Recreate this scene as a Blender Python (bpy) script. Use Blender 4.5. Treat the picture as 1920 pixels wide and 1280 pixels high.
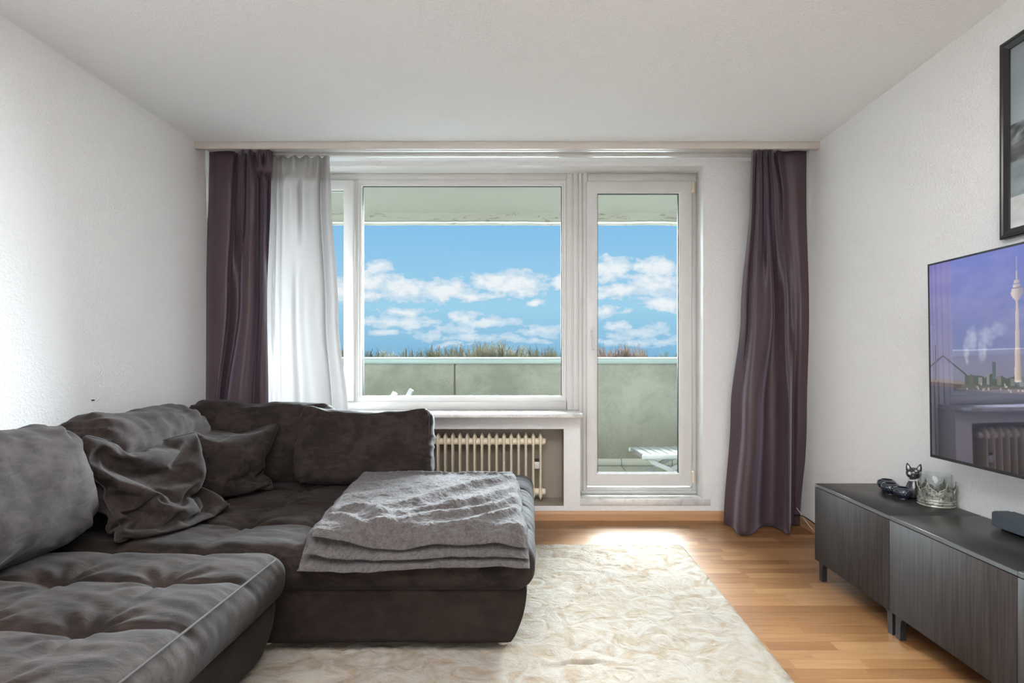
import bpy, bmesh, math, random
import numpy as np
from mathutils import Vector, Matrix, Euler

for o in list(bpy.data.objects):
    bpy.data.objects.remove(o)
S = bpy.context.scene
COL = S.collection
R = math.radians

# ------------------------------------------------------------------ camera, world, lights, exposure
F, CX, CY, CAMZ = 1080.0, 993.0, 674.0, 1.10
cam = bpy.data.cameras.new('camera')
camo = bpy.data.objects.new('camera', cam)
COL.objects.link(camo)
camo.location = (0, 0, CAMZ)
camo.rotation_euler = (R(90), 0, 0)
cam.sensor_width = 36
cam.lens = 36 * F / 1920
cam.shift_x = (960 - CX) / 1920
cam.shift_y = (CY - 640) / 1920
cam.clip_end = 2000
S.camera = camo

S.view_settings.view_transform = 'Standard'
S.view_settings.look = 'None'
S.view_settings.gamma = 1
S.view_settings.use_curve_mapping = False
S.view_settings.exposure = 0.54

def srgb(r, g, b):
    f = lambda c: (c / 255 / 12.92) if c / 255 <= 0.04045 else ((c / 255 + 0.055) / 1.055) ** 2.4
    return (f(r), f(g), f(b), 1)

class NT:
    """small helper for node trees"""
    def __init__(s, tree):
        s.t = tree; s.n = tree.nodes; s.l = tree.links
    def new(s, typ, **kw):
        n = s.n.new(typ)
        for k, v in kw.items(): setattr(n, k, v)
        return n
    def put(s, sock, v):
        if v is None: return
        if hasattr(v, 'node'): s.l.new(v, sock)
        else: sock.default_value = v
    def m(s, op, a, b=None, c=None, clamp=False):
        n = s.new('ShaderNodeMath', operation=op, use_clamp=clamp)
        s.put(n.inputs[0], a); s.put(n.inputs[1], b)
        if c is not None: s.put(n.inputs[2], c)
        return n.outputs[0]
    def vm(s, op, a, b=None):
        n = s.new('ShaderNodeVectorMath', operation=op)
        s.put(n.inputs[0], a)
        if b is not None: s.put(n.inputs[1], b)
        return n.outputs['Value'] if op in ('LENGTH', 'DOT_PRODUCT') else n.outputs[0]
    def noise(s, vec, scale, detail=2, rough=.5, dist=0, out=0):
        n = s.new('ShaderNodeTexNoise')
        s.put(n.inputs['Vector'], vec); n.inputs['Scale'].default_value = scale
        n.inputs['Detail'].default_value = detail; n.inputs['Roughness'].default_value = rough
        n.inputs['Distortion'].default_value = dist
        return n.outputs[out]
    def mix(s, f, a, b, blend='MIX'):
        n = s.new('ShaderNodeMix', data_type='RGBA', blend_type=blend)
        s.put(n.inputs[0], f); s.put(n.inputs[6], a); s.put(n.inputs[7], b)
        return n.outputs[2]
    def ramp(s, f, stops, interp='LINEAR'):
        n = s.new('ShaderNodeValToRGB'); n.color_ramp.interpolation = interp
        e = n.color_ramp.elements
        while len(e) < len(stops): e.new(.5)
        for i, (p, c) in enumerate(stops):
            e[i].position = p
            e[i].color = c if len(c) == 4 else (*c, 1)
        s.put(n.inputs[0], f)
        return n.outputs[0]
    def mr(s, v, a, b, c=0, d=1, smooth=True):
        n = s.new('ShaderNodeMapRange', interpolation_type='SMOOTHSTEP' if smooth else 'LINEAR')
        s.put(n.inputs[0], v)
        for i, x in enumerate((a, b, c, d)): n.inputs[1 + i].default_value = x
        return n.outputs[0]

# --- world: blue sky with drifting cumulus; clouds listed by direction (azimuth from +Y, elevation)
world = bpy.data.worlds.new('sky'); S.world = world
world.use_nodes = True
W = NT(world.node_tree); W.n.clear()
tc = W.new('ShaderNodeTexCoord').outputs['Generated']
sep = W.new('ShaderNodeSeparateXYZ'); W.put(sep.inputs[0], tc)
az = W.m('ARCTAN2', sep.outputs[0], sep.outputs[1])
el = W.m('ARCSINE', sep.outputs[2])
cmb = W.new('ShaderNodeCombineXYZ'); W.put(cmb.inputs[0], az); W.put(cmb.inputs[1], el)
ae = cmb.outputs[0]
warp = W.noise(ae, 16, 5, .6, out=1)
wv = W.vm('MULTIPLY', W.vm('SUBTRACT', warp, (.5, .5, .5)), (.060, .030, 0))
aew = W.vm('ADD', ae, wv)
def azel(px, py):
    u, v = (px - CX) / F, (CY - py) / F
    return math.atan(u), math.atan(v / math.hypot(1, u))
CLOUDS = [  # centre and half size of each cloud: direction through the window, then its extent
    (712, 500, 18, 12, 1), (700, 530, 60, 17, 1), (760, 540, 60, 18, 1), (830, 545, 62, 20, 1), (880, 556, 50, 9, .8), (690, 556, 45, 8, .7),
    (930, 528, 42, 16, 1), (965, 532, 56, 20, 1), (905, 525, 26, 12, .9), (985, 552, 26, 6, .8), (1005, 567, 16, 5, .8), (1046, 530, 17, 13, 1),
    (1145, 505, 40, 20, 1), (1228, 503, 36, 17, 1), (1160, 545, 50, 14, .8), (1225, 535, 50, 20, 1), (1248, 571, 42, 14, 1), (1135, 583, 30, 9, 1),
    (752, 583, 44, 8, .9), (750, 603, 66, 10, .9), (725, 622, 36, 6, .8), (800, 626, 24, 9, .8), (700, 602, 40, 6, .7), (870, 598, 26, 11, .9), (915, 606, 56, 9, .9), (860, 617, 36, 8, .7),
    (890, 632, 60, 7, .8), (960, 634, 26, 6, .7), (1020, 621, 46, 9, .8), (1000, 638, 30, 5, .7), (1160, 612, 22, 8, .9), (1190, 624, 50, 8, .8),
    (1235, 615, 20, 7, .7), (1200, 640, 30, 7, .8), (1250, 638, 30, 7, .8), (1140, 640, 24, 6, .7), (850, 644, 30, 5, .8), (1150, 628, 26, 7, .7), (620, 540, 60, 22, 1), (560, 600, 50, 12, .9),
]
acc = None; low = None
for px, py, rx, ry, wgt in CLOUDS:
    a, e = azel(px, py)
    d = W.vm('LENGTH', W.vm('MULTIPLY', W.vm('SUBTRACT', aew, (a, e, 0)), (F / rx / 1.28, F / ry / 1.3, 0)))
    v = W.m('MULTIPLY', W.m('SUBTRACT', 1.0, d), wgt)
    acc = v if acc is None else W.m('MAXIMUM', acc, v)
# clouds elsewhere in the sky, same kind
far = W.noise(W.vm('MULTIPLY', aew, (1, 2.4, 1)), 3.2, 4, .55)
farm = W.m('MULTIPLY', W.m('SUBTRACT', far, .56), 5)
away = W.m('MAXIMUM', W.mr(W.m('ABSOLUTE', W.m('ADD', az, .08)), .36, .5), W.mr(el, .28, .4))
acc = W.m('MAXIMUM', acc, W.m('SUBTRACT', W.m('MULTIPLY', W.m('ADD', farm, 1), away), 1))
fine = W.noise(W.vm('MULTIPLY', ae, (1, 1.9, 1)), 42, 6, .62)
dens = W.m('ADD', acc, W.m('MULTIPLY', W.m('SUBTRACT', fine, .5), 2.0))
cover = W.mr(dens, -.04, .26)
sky = W.ramp(W.m('MULTIPLY', el, 2.2, clamp=True), [
    (0.0, srgb(128, 180, 216)), (.06, srgb(140, 190, 224)), (.2, srgb(160, 208, 236)), (.42, srgb(143, 196, 235)), (.6, srgb(128, 188, 236)), (1, srgb(84, 148, 214))])
body = W.mr(W.m('ADD', dens, W.m('MULTIPLY', W.m('SUBTRACT', W.noise(ae, 30, 3, .5), .5), 1.2)), .1, .9)
ccol = W.mix(body, srgb(196, 218, 238), srgb(243, 245, 249))
ccol = W.mix(W.mr(el, .0, .11), W.mix(.45, ccol, sky), ccol)
skyc = W.mix(W.m('MULTIPLY', cover, .95), sky, ccol)
gl = W.mr(el, -.03, 0.0)
skyc = W.mix(gl, srgb(120, 125, 110), skyc)
bg = W.new('ShaderNodeBackground'); W.put(bg.inputs[0], skyc); bg.inputs[1].default_value = .695
wo = W.new('ShaderNodeOutputWorld'); W.l.new(bg.outputs[0], wo.inputs[0])
world.cycles.sampling_method = 'MANUAL'; world.cycles.sample_map_resolution = 512

# soft, wide daylight coming in over the parapet
def sun_lamp(name, strength, angle, elev, azim, color):
    sl = bpy.data.lights.new(name, 'SUN'); sl.energy = strength; sl.angle = R(angle); sl.color = color
    so = bpy.data.objects.new(name, sl); COL.objects.link(so)
    d = Vector((math.sin(R(azim)) * math.cos(R(elev)), math.cos(R(azim)) * math.cos(R(elev)), math.sin(R(elev))))
    so.rotation_euler = d.to_track_quat('Z', 'Y').to_euler()
    so.location = d * 12
    return so
sun_lamp('daylight', 60.0, 53, 19.5, 9, (.83, .93, 1.0))
# added fill light in front of the rear wall, which has no window
al = bpy.data.lights.new('rear_fill_light', 'AREA'); al.shape = 'RECTANGLE'; al.size = 3.4; al.size_y = 1.8
al.energy = 38; al.color = (.97, .99, 1.0)
ao = bpy.data.objects.new('rear_fill_light', al); COL.objects.link(ao)
ao.location = (-.1, -4.3, 1.35); ao.rotation_euler = (R(90), 0, 0)

# added fill light under the ceiling, out of view above the camera
cl_ = bpy.data.lights.new('ceiling_fill_light', 'AREA'); cl_.shape = 'RECTANGLE'; cl_.size = 2.2; cl_.size_y = 2.0
cl_.energy = 88; cl_.color = (.985, .99, 1.0)
co_ = bpy.data.objects.new('ceiling_fill_light', cl_); COL.objects.link(co_)
co_.location = (-.1, .1, 2.44)

# ------------------------------------------------------------------ helpers
def P(px, py, D):
    return Vector(((px - CX) * D / F, D, CAMZ - (py - CY) * D / F))
def PX(px, D): return (px - CX) * D / F
def PZ(py, D): return CAMZ - (py - CY) * D / F

def tag(o, label=None, cat=None, group=None, kind=None):
    if label: o['label'] = label
    if cat: o['category'] = cat
    if group: o['group'] = group
    if kind: o['kind'] = kind
    return o
def empty(name, loc=(0, 0, 0), rz=0, label=None, cat=None, group=None, kind=None):
    o = bpy.data.objects.new(name, None); COL.objects.link(o)
    o.empty_display_size = .05
    o.location = loc; o.rotation_euler = (0, 0, rz)
    return tag(o, label, cat, group, kind)
def link(name, me, mat, parent=None, smooth=True):
    if mat and not me.materials: me.materials.append(mat)
    o = bpy.data.objects.new(name, me); COL.objects.link(o)
    if parent: o.parent = parent
    for p in me.polygons: p.use_smooth = smooth
    return o
def mesh(name, v, f, mat, parent=None, smooth=True):
    me = bpy.data.meshes.new(name)
    me.from_pydata([tuple(x) for x in v], [], [tuple(int(i) for i in x) for x in f]); me.update()
    return link(name, me, mat, parent, smooth)
def from_bm(name, bm, mat, parent=None, smooth=False):
    me = bpy.data.meshes.new(name); bm.normal_update(); bm.to_mesh(me); bm.free()
    o = link(name, me, mat, parent, smooth)
    return o
def sharp(o, ang=35):
    me = o.data
    me.set_sharp_from_angle(angle=R(ang))
    return o
def bm_box(bm, x0, x1, y0, y1, z0, z1, bev=0, seg=1):
    r = bmesh.ops.create_cube(bm, size=1)
    vs = r['verts']
    bmesh.ops.scale(bm, vec=(x1 - x0, y1 - y0, z1 - z0), verts=vs)
    bmesh.ops.translate(bm, vec=((x0 + x1) / 2, (y0 + y1) / 2, (z0 + z1) / 2), verts=vs)
    if bev:
        es = {e for v in vs for e in v.link_edges}
        bmesh.ops.bevel(bm, geom=list(es), offset=bev, segments=seg, profile=.5, affect='EDGES')
def box(name, x0, x1, y0, y1, z0, z1, mat, parent=None, bev=0, seg=1):
    bm = bmesh.new(); bm_box(bm, x0, x1, y0, y1, z0, z1, bev, seg)
    o = from_bm(name, bm, mat, parent, smooth=bool(bev))
    if bev: sharp(o, 50)
    return o
def ring(name, x0, x1, z0, z1, w, y0, y1, mat, parent=None, bev=.003):
    """picture-frame shape in the XZ plane; w = width of members (or 4: left,right,bottom,top)"""
    wl, wr, wb, wt = w if isinstance(w, tuple) else (w,) * 4
    bm = bmesh.new()
    o4 = [(x0, z0), (x1, z0), (x1, z1), (x0, z1)]
    i4 = [(x0 + wl, z0 + wb), (x1 - wr, z0 + wb), (x1 - wr, z1 - wt), (x0 + wl, z1 - wt)]
    vo = [[bm.verts.new((a, y, b)) for a, b in o4] for y in (y0, y1)]
    vi = [[bm.verts.new((a, y, b)) for a, b in i4] for y in (y0, y1)]
    for k in range(4):
        n = (k + 1) % 4
        bm.faces.new((vo[0][k], vo[0][n], vi[0][n], vi[0][k]))
        bm.faces.new((vo[1][k], vi[1][k], vi[1][n], vo[1][n]))
        bm.faces.new((vo[0][k], vo[1][k], vo[1][n], vo[0][n]))
        bm.faces.new((vi[0][k], vi[0][n], vi[1][n], vi[1][k]))
    bmesh.ops.recalc_face_normals(bm, faces=bm.faces)
    if bev:
        es = [e for e in bm.edges if e.calc_face_angle(0) > .5]
        bmesh.ops.bevel(bm, geom=es, offset=bev, segments=2, profile=.5, affect='EDGES')
    return sharp(from_bm(name, bm, mat, parent, smooth=True), 50)
def tube_mesh(pts, rad, n=8, cap=True):
    pts = [Vector(p) for p in pts]
    rads = rad if isinstance(rad, (list, tuple)) else [rad] * len(pts)
    v, f = [], []
    ref = None
    for i, p in enumerate(pts):
        t = (pts[min(i + 1, len(pts) - 1)] - pts[max(i - 1, 0)]).normalized()
        if ref is None:
            ref = t.orthogonal().normalized()
        ref = (ref - t * ref.dot(t)).normalized()
        b = t.cross(ref)
        for k in range(n):
            a = 2 * math.pi * k / n
            v.append(p + (ref * math.cos(a) + b * math.sin(a)) * rads[i])
    for i in range(len(pts) - 1):
        for k in range(n):
            f.append((i * n + k, i * n + (k + 1) % n, (i + 1) * n + (k + 1) % n, (i + 1) * n + k))
    if cap:
        f.append(tuple(range(n))[::-1]); f.append(tuple(range((len(pts) - 1) * n, len(pts) * n)))
    return v, f
def tube(name, pts, rad, mat, parent=None, n=8):
    v, f = tube_mesh(pts, rad, n)
    return mesh(name, v, f, mat, parent)
def lathe(name, prof, mat, parent=None, n=32, loc=(0, 0, 0), cap=False):
    v, f = [], []
    for r, z in prof:
        for k in range(n):
            a = 2 * math.pi * k / n
            v.append((loc[0] + r * math.cos(a), loc[1] + r * math.sin(a), loc[2] + z))
    for i in range(len(prof) - 1):
        for k in range(n):
            f.append((i * n + k, i * n + (k + 1) % n, (i + 1) * n + (k + 1) % n, (i + 1) * n + k))
    if cap:
        f.append(tuple(range(n))[::-1]); f.append(tuple(range((len(prof) - 1) * n, len(prof) * n)))
    return mesh(name, v, f, mat, parent)
def spline(pts, n):
    """Catmull-Rom through rows of an array"""
    p = np.array(pts, float); p = np.vstack([2 * p[0] - p[1], p, 2 * p[-1] - p[-2]])
    t = np.linspace(0, len(pts) - 1 - 1e-6, n); i = t.astype(int); u = (t - i)[:, None]
    a, b, c, d = p[i], p[i + 1], p[i + 2], p[i + 3]
    return .5 * (2 * b + (c - a) * u + (2 * a - 5 * b + 4 * c - d) * u * u + (3 * b - a - 3 * c + d) * u ** 3)

# numpy gradient noise
_rs = np.random.RandomState(7)
_perm = np.concatenate([_rs.permutation(256)] * 3)
_g = _rs.normal(size=(256, 3)); _g /= np.linalg.norm(_g, axis=1)[:, None]
def pn(x, y, z=0.0):
    x, y, z = np.broadcast_arrays(np.asarray(x, float), np.asarray(y, float), np.asarray(z, float))
    xi, yi, zi = np.floor(x).astype(int), np.floor(y).astype(int), np.floor(z).astype(int)
    xf, yf, zf = x - xi, y - yi, z - zi
    fd = lambda t: t * t * t * (t * (t * 6 - 15) + 10)
    u, v, w = fd(xf), fd(yf), fd(zf)
    r = 0
    for dx in (0, 1):
        for dy in (0, 1):
            for dz in (0, 1):
                h = _perm[_perm[_perm[(xi + dx) & 255] + ((yi + dy) & 255)] + ((zi + dz) & 255)]
                g = _g[h]
                d = g[..., 0] * (xf - dx) + g[..., 1] * (yf - dy) + g[..., 2] * (zf - dz)
                r = r + d * (u if dx else 1 - u) * (v if dy else 1 - v) * (w if dz else 1 - w)
    return r * 1.5
def fbm(x, y, z=0.0, oct=4, g=.5):
    r, a, s = 0, 1, 1
    for i in range(oct):
        r = r + a * pn(x * s + i * 17.3, y * s - i * 9.1, z * s + i * 5.7); a *= g; s *= 2.03
    return r
def ridge(x, y, z=0.0, oct=3):
    r, a, s = 0, 1, 1
    for i in range(oct):
        n = 1 - np.abs(pn(x * s + i * 31.3, y * s - i * 7.7, z * s)) * 2.2
        r = r + a * np.clip(n, 0, 1) ** 2; a *= .5; s *= 2.1
    return r
def sstep(a, b, x):
    t = np.clip((x - a) / (b - a), 0, 1); return t * t * (3 - 2 * t)

def grid_faces(nu, nv, off=0, flip=False):
    i, j = np.meshgrid(np.arange(nu - 1), np.arange(nv - 1), indexing='ij')
    a = (i * nv + j).ravel() + off
    q = np.stack([a, a + nv, a + nv + 1, a + 1], 1)
    return q[:, ::-1] if flip else q
def np_mesh(name, v, f, mat, parent=None, smooth=True):
    me = bpy.data.meshes.new(name)
    v = np.asarray(v, np.float32); f = np.asarray(f, np.int32)
    me.vertices.add(len(v)); me.vertices.foreach_set('co', v.ravel())
    k = f.shape[1]
    me.loops.add(f.size); me.loops.foreach_set('vertex_index', f.ravel())
    me.polygons.add(len(f)); me.polygons.foreach_set('loop_start', np.arange(0, f.size, k, dtype=np.int32))
    me.polygons.foreach_set('loop_total', np.full(len(f), k, np.int32))
    me.polygons.foreach_set('use_smooth', np.full(len(f), smooth))
    me.update(calc_edges=True); me.validate()
    if mat: me.materials.append(mat)
    o = bpy.data.objects.new(name, me); COL.objects.link(o)
    if parent: o.parent = parent
    return o
def cube_grid(hx, hy, hz, step):
    """unit-connected vertices of a box surface, half sizes h, merged; returns verts, quads"""
    V, Q, off = [], [], 0
    h = (hx, hy, hz)
    for ax in range(3):
        a, b = [k for k in range(3) if k != ax]
        na, nb = max(2, int(2 * h[a] / step)) + 1, max(2, int(2 * h[b] / step)) + 1
        A, B = np.meshgrid(np.linspace(-h[a], h[a], na), np.linspace(-h[b], h[b], nb), indexing='ij')
        for s in (-1, 1):
            v = np.zeros((na * nb, 3)); v[:, a] = A.ravel(); v[:, b] = B.ravel(); v[:, ax] = s * h[ax]
            fl = (s < 0) ^ (ax == 1)
            V.append(v); Q.append(grid_faces(na, nb, off, flip=fl)); off += len(v)
    V = np.vstack(V); Q = np.vstack(Q)
    k = np.round(V / 1e-5).astype(np.int64)
    _, idx, inv = np.unique(k, axis=0, return_index=True, return_inverse=True)
    return V[idx], inv.ravel()[Q]
def soft_box(name, size, r, mat, parent=None, step=.02, disp=None, loc=(0, 0, 0), rot=(0, 0, 0), warp=None):
    """rounded, displaced block. disp(p, n)->offset along n; warp(p)->p"""
    hx, hy, hz = [s / 2 for s in size]
    V, Q = cube_grid(hx, hy, hz, step)
    h = np.array([hx, hy, hz]); rr = np.minimum(r, h * .98)
    inner = np.clip(V, -(h - rr), h - rr)
    d = (V - inner) / rr
    # even out the spacing round the corners, then normalise
    d = np.sin(d * math.pi / 4) / math.sin(math.pi / 4)
    n = d / np.maximum(np.linalg.norm(d, axis=1), 1e-9)[:, None]
    Pn = inner + n * rr
    nn = n / np.maximum(np.linalg.norm(n, axis=1), 1e-9)[:, None]
    if disp is not None: Pn = Pn + nn * np.asarray(disp(Pn, nn))[:, None]
    if warp is not None: Pn = warp(Pn)
    M = Euler(rot, 'XYZ').to_matrix()
    o = np_mesh(name, Pn, Q, mat, parent)
    o.location = loc; o.rotation_euler = rot
    return o

# ------------------------------------------------------------------ materials
MATS = {}
def new_mat(name):
    m = bpy.data.materials.new(name); m.use_nodes = True
    t = NT(m.node_tree); t.n.clear()
    out = t.new('ShaderNodeOutputMaterial')
    b = t.new('ShaderNodeBsdfPrincipled')
    t.l.new(b.outputs[0], out.inputs[0])
    return m, t, b, out
def setp(t, b, **kw):
    names = dict(color='Base Color', rough='Roughness', metal='Metallic', spec='Specular IOR Level', ior='IOR', normal='Normal',
                 sheen='Sheen Weight', sheenr='Sheen Roughness', sheent='Sheen Tint', coat='Coat Weight', coatr='Coat Roughness',
                 emit='Emission Color', emits='Emission Strength', trans='Transmission Weight', alpha='Alpha', tint='Specular Tint')
    for k, v in kw.items(): t.put(b.inputs[names[k]], v)
def bump(t, h, strength=.3, dist=.01):
    n = t.new('ShaderNodeBump'); n.inputs['Strength'].default_value = strength; n.inputs['Distance'].default_value = dist
    t.put(n.inputs['Height'], h)
    return n.outputs[0]
def obj_co(t): return t.new('ShaderNodeTexCoord').outputs['Object']
def geo_co(t): return t.new('ShaderNodeNewGeometry').outputs['Position']

def plain(name, col, rough=.5, **kw):
    m, t, b, o = new_mat(name)
    co = obj_co(t)
    n = t.noise(co, 9, 3)
    c = t.mix(n, tuple(x * .93 for x in col[:3]) + (1,), tuple(min(1, x * 1.05) for x in col[:3]) + (1,))
    setp(t, b, color=c, rough=rough, **kw)
    return m
def wallpaper(name, col):
    m, t, b, o = new_mat(name)
    co = geo_co(t)
    n1 = t.noise(co, 95, 2, .6); n2 = t.noise(co, 3, 2)
    v = t.mr(n1, .42, .72)
    c = t.mix(n2, tuple(x * .975 for x in col[:3]) + (1,), col)
    setp(t, b, color=c, rough=.75, spec=.25, normal=bump(t, v, .45, .004))
    return m
M_WALL = wallpaper('woodchip_wallpaper', (.86, .86, .86, 1))
M_CEIL = wallpaper('ceiling_paint', (.925, .935, .95, 1))
m, t, b, o = new_mat('smooth_plaster'); co = geo_co(t)
setp(t, b, color=t.mix(t.noise(co, 4, 3), (.72, .71, .69, 1), (.78, .77, .755, 1)), rough=.55, normal=bump(t, t.noise(co, 30, 3), .1, .003)); M_PLASTER = m
M_LOWER = plain('beige_wall_paint', (.56, .50, .43, 1), .6)
M_NICHE = plain('shaded_niche_beige', (.40, .345, .285, 1), .7)  # beige paint, darkened: the shade inside the niche is put into the colour
M_PVC = plain('white_window_profile', (.68, .67, .65, 1), .28)
M_PVC2 = plain('grooved_white_profile', (.63, .62, .60, 1), .3)
M_GASKET = plain('black_gasket', (.02, .022, .025, 1), .5)
M_HINGE = plain('beige_hinge', (.72, .63, .5, 1), .4)
M_PELMET = plain('pelmet_paint', (.66, .61, .56, 1), .5)
M_RAD = plain('cream_enamel', (.88, .79, .62, 1), .35)
# marble sill
m, t, b, o = new_mat('grey_white_marble'); co = geo_co(t)
v = t.noise(co, 9, 6, .6, 1.4)
setp(t, b, color=t.ramp(v, [(.3, (.5, .48, .46)), (.48, (.74, .73, .71)), (.7, (.82, .81, .8))]), rough=.3); M_MARBLE = m
# glass
def thin_glass(name, tint=(1, 1, 1, 1), refl=.06, fk=.7, rough=0.0):
    m, t, b, o = new_mat(name)
    t.n.remove(b)
    tr = t.new('ShaderNodeBsdfTransparent'); tr.inputs[0].default_value = tint
    g = t.new('ShaderNodeBsdfGlossy'); g.inputs['Roughness'].default_value = rough
    lw = t.new('ShaderNodeLayerWeight'); lw.inputs[0].default_value = .12
    f = t.m('ADD', t.m('MULTIPLY', lw.outputs['Fresnel'], fk), refl, clamp=True)
    mx = t.new('ShaderNodeMixShader'); t.put(mx.inputs[0], f)
    t.l.new(tr.outputs[0], mx.inputs[1]); t.l.new(g.outputs[0], mx.inputs[2]); t.l.new(mx.outputs[0], o.inputs[0])
    return m
M_GLASS = thin_glass('window_glass', (.985, 1, .99, 1), .0, .12)
M_GLASS2 = thin_glass('clear_glass_cylinder', (.97, .985, .985, 1), .03, .35)
# laminate
def laminate(name, per_object=True):
    m, t, b, o = new_mat(name)
    co = geo_co(t)
    oi = t.new('ShaderNodeObjectInfo')
    off = t.new('ShaderNodeCombineXYZ'); t.put(off.inputs[0], t.m('MULTIPLY', oi.outputs['Random'], 37.0)); t.put(off.inputs[1], t.m('MULTIPLY', oi.outputs['Random'], 11.0))
    v = t.vm('ADD', t.vm('MULTIPLY', co, (1.6, 22, 1)), off.outputs[0])
    g1 = t.noise(v, 1.3, 5, .6, 1.2)
    g2 = t.noise(t.vm('MULTIPLY', v, (4, 8, 1)), 3, 3, .6)
    base = t.ramp(oi.outputs['Random'], [(0, (.215, .100, .037)), (.35, (.275, .137, .055)), (.7, (.315, .165, .071)), (1, (.375, .212, .100))])
    c = t.mix(t.mr(g1, .35, .7), base, t.mix(1.0, base, (.80, .74, .68, 1), 'MULTIPLY'))
    c = t.mix(t.m('MULTIPLY', t.mr(g2, .5, .8), .25), c, (.35, .18, .08, 1))
    setp(t, b, color=c, rough=t.m('ADD', .27, t.m('MULTIPLY', g1, .1)), spec=.5, normal=bump(t, g2, .04, .001))
    return m
M_LAM = laminate('beech_laminate')
m, t, b, o = new_mat('beech_skirting'); co = geo_co(t)
g = t.noise(t.vm('MULTIPLY', co, (2, 2, 30)), 2, 4)
setp(t, b, color=t.mix(g, (.50, .27, .13, 1), (.62, .36, .19, 1)), rough=.35); M_SKIRT = m
# sofa suede
def suede(name, dark, light, scale=1.0, sheen=.35):
    m, t, b, o = new_mat(name)
    co = obj_co(t)
    big = t.noise(co, 5.5 * scale, 5, .62, .8)
    st = t.noise(t.vm('MULTIPLY', co, (1, 3.2, 2.2)), 11 * scale, 5, .65, 1.0)
    fn = t.noise(co, 260, 3, .6)
    v = t.m('ADD', t.m('MULTIPLY', big, .55), t.m('MULTIPLY', st, .45))
    c = t.mix(t.mr(v, .40, .62), dark, light)
    c = t.mix(t.m('MULTIPLY', fn, .25), c, tuple(x * 1.5 for x in light[:3]) + (1,))
    n = bump(t, t.m('ADD', t.m('MULTIPLY', fn, .35), t.m('MULTIPLY', st, .8)), .35, .004)
    setp(t, b, color=c, rough=.9, spec=.15, sheen=sheen, sheenr=.45, sheent=(.9, .87, .88, 1), normal=n)
    return m
M_SOFA = suede('taupe_suede', (.0082, .0057, .0047, 1), (.0300, .0216, .0186, 1), sheen=.04)
M_SOFA_D = suede('dark_taupe_suede', (.0115, .0078, .0062, 1), (.022, .0155, .0125, 1), sheen=.03)
M_CUSH = suede('cushion_suede', (.0125, .0086, .0076, 1), (.0330, .0248, .0222, 1), 1.2, sheen=.06)
M_STITCH = plain('sofa_piping', (.026, .021, .019, 1), .9)
def plush():
    m, t, b, o = new_mat('grey_plush')
    co = geo_co(t)
    fn = t.noise(co, 210, 4, .7); md = t.noise(t.vm('MULTIPLY', co, (1.4, 1, 1)), 30, 4, .65, 1.5); bg = t.noise(co, 7, 3)
    c = t.mix(t.mr(t.m('ADD', t.m('MULTIPLY', md, .5), t.m('MULTIPLY', fn, .5)), .35, .65), (.052, .044, .040, 1), (.135, .121, .115, 1))
    c = t.mix(t.m('MULTIPLY', bg, .4), c, (.092, .080, .075, 1))
    setp(t, b, color=c, rough=1, spec=.1, sheen=.22, sheenr=.4, sheent=(.9, .92, 1, 1), normal=bump(t, t.m('ADD', fn, t.m('MULTIPLY', md, 1.6)), .8, .008))
    return m
M_PLUSH = plush()
def rugm():
    m, t, b, o = new_mat('cream_faux_fur')
    co = geo_co(t)
    fn = t.noise(t.vm('MULTIPLY', co, (1, 1.6, 1)), 120, 4, .7); md = t.noise(co, 9, 5, .6, 1.4); bg = t.noise(co, 2.2, 3)
    c = t.mix(t.mr(md, .3, .62), (.285, .222, .155, 1), (.365, .33, .285, 1))
    c = t.mix(t.m('MULTIPLY', t.mr(bg, .4, .7), .35), c, (.33, .285, .23, 1))
    setp(t, b, color=c, rough=1, spec=.05, sheen=.05, sheenr=.6, normal=bump(t, t.m('ADD', t.m('MULTIPLY', fn, .55), t.m('MULTIPLY', md, 2.2)), .7, .014))
    return m
M_RUG = rugm()
def curtain_mat():
    m, t, b, o = new_mat('plum_satin_curtain')
    co = geo_co(t)
    w = t.noise(t.vm('MULTIPLY', co, (1, 1, .15)), 300, 2)
    c = t.mix(w, (.078, .050, .058, 1), (.098, .064, .075, 1))
    setp(t, b, color=c, rough=.42, spec=.4, sheen=.4, sheenr=.35, sheent=(.8, .72, .95, 1), normal=bump(t, w, .08, .002))
    tl = t.new('ShaderNodeBsdfTranslucent'); tl.inputs[0].default_value = (.20, .09, .16, 1)
    mx = t.new('ShaderNodeMixShader'); mx.inputs[0].default_value = .10
    t.l.new(b.outputs[0], mx.inputs[1]); t.l.new(tl.outputs[0], mx.inputs[2]); t.l.new(mx.outputs[0], o.inputs[0])
    return m
M_CURT = curtain_mat()
def sheer_mat():
    m, t, b, o = new_mat('white_voile')
    setp(t, b, color=(.50, .487, .48, 1), rough=.9, spec=.1)
    tl = t.new('ShaderNodeBsdfTranslucent'); tl.inputs[0].default_value = (.58, .565, .565, 1)
    tr = t.new('ShaderNodeBsdfTransparent')
    mx = t.new('ShaderNodeMixShader'); mx.inputs[0].default_value = .24
    t.l.new(b.outputs[0], mx.inputs[1]); t.l.new(tl.outputs[0], mx.inputs[2])
    m2 = t.new('ShaderNodeMixShader'); m2.inputs[0].default_value = .12
    t.l.new(mx.outputs[0], m2.inputs[1]); t.l.new(tr.outputs[0], m2.inputs[2]); t.l.new(m2.outputs[0], o.inputs[0])
    return m
M_SHEER = sheer_mat()
def blackwood(name, rough, c0, c1):
    m, t, b, o = new_mat(name)
    co = geo_co(t)
    g = t.noise(t.vm('MULTIPLY', co, (40, 40, 1.6)), 2.2, 5, .6, .5)
    setp(t, b, color=t.mix(t.mr(g, .3, .7), c0, c1), rough=rough, spec=.22, normal=bump(t, g, .1, .001))
    return m
M_BDOOR = blackwood('black_brown_veneer', .66, (.026, .022, .021, 1), (.048, .041, .039, 1))
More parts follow.
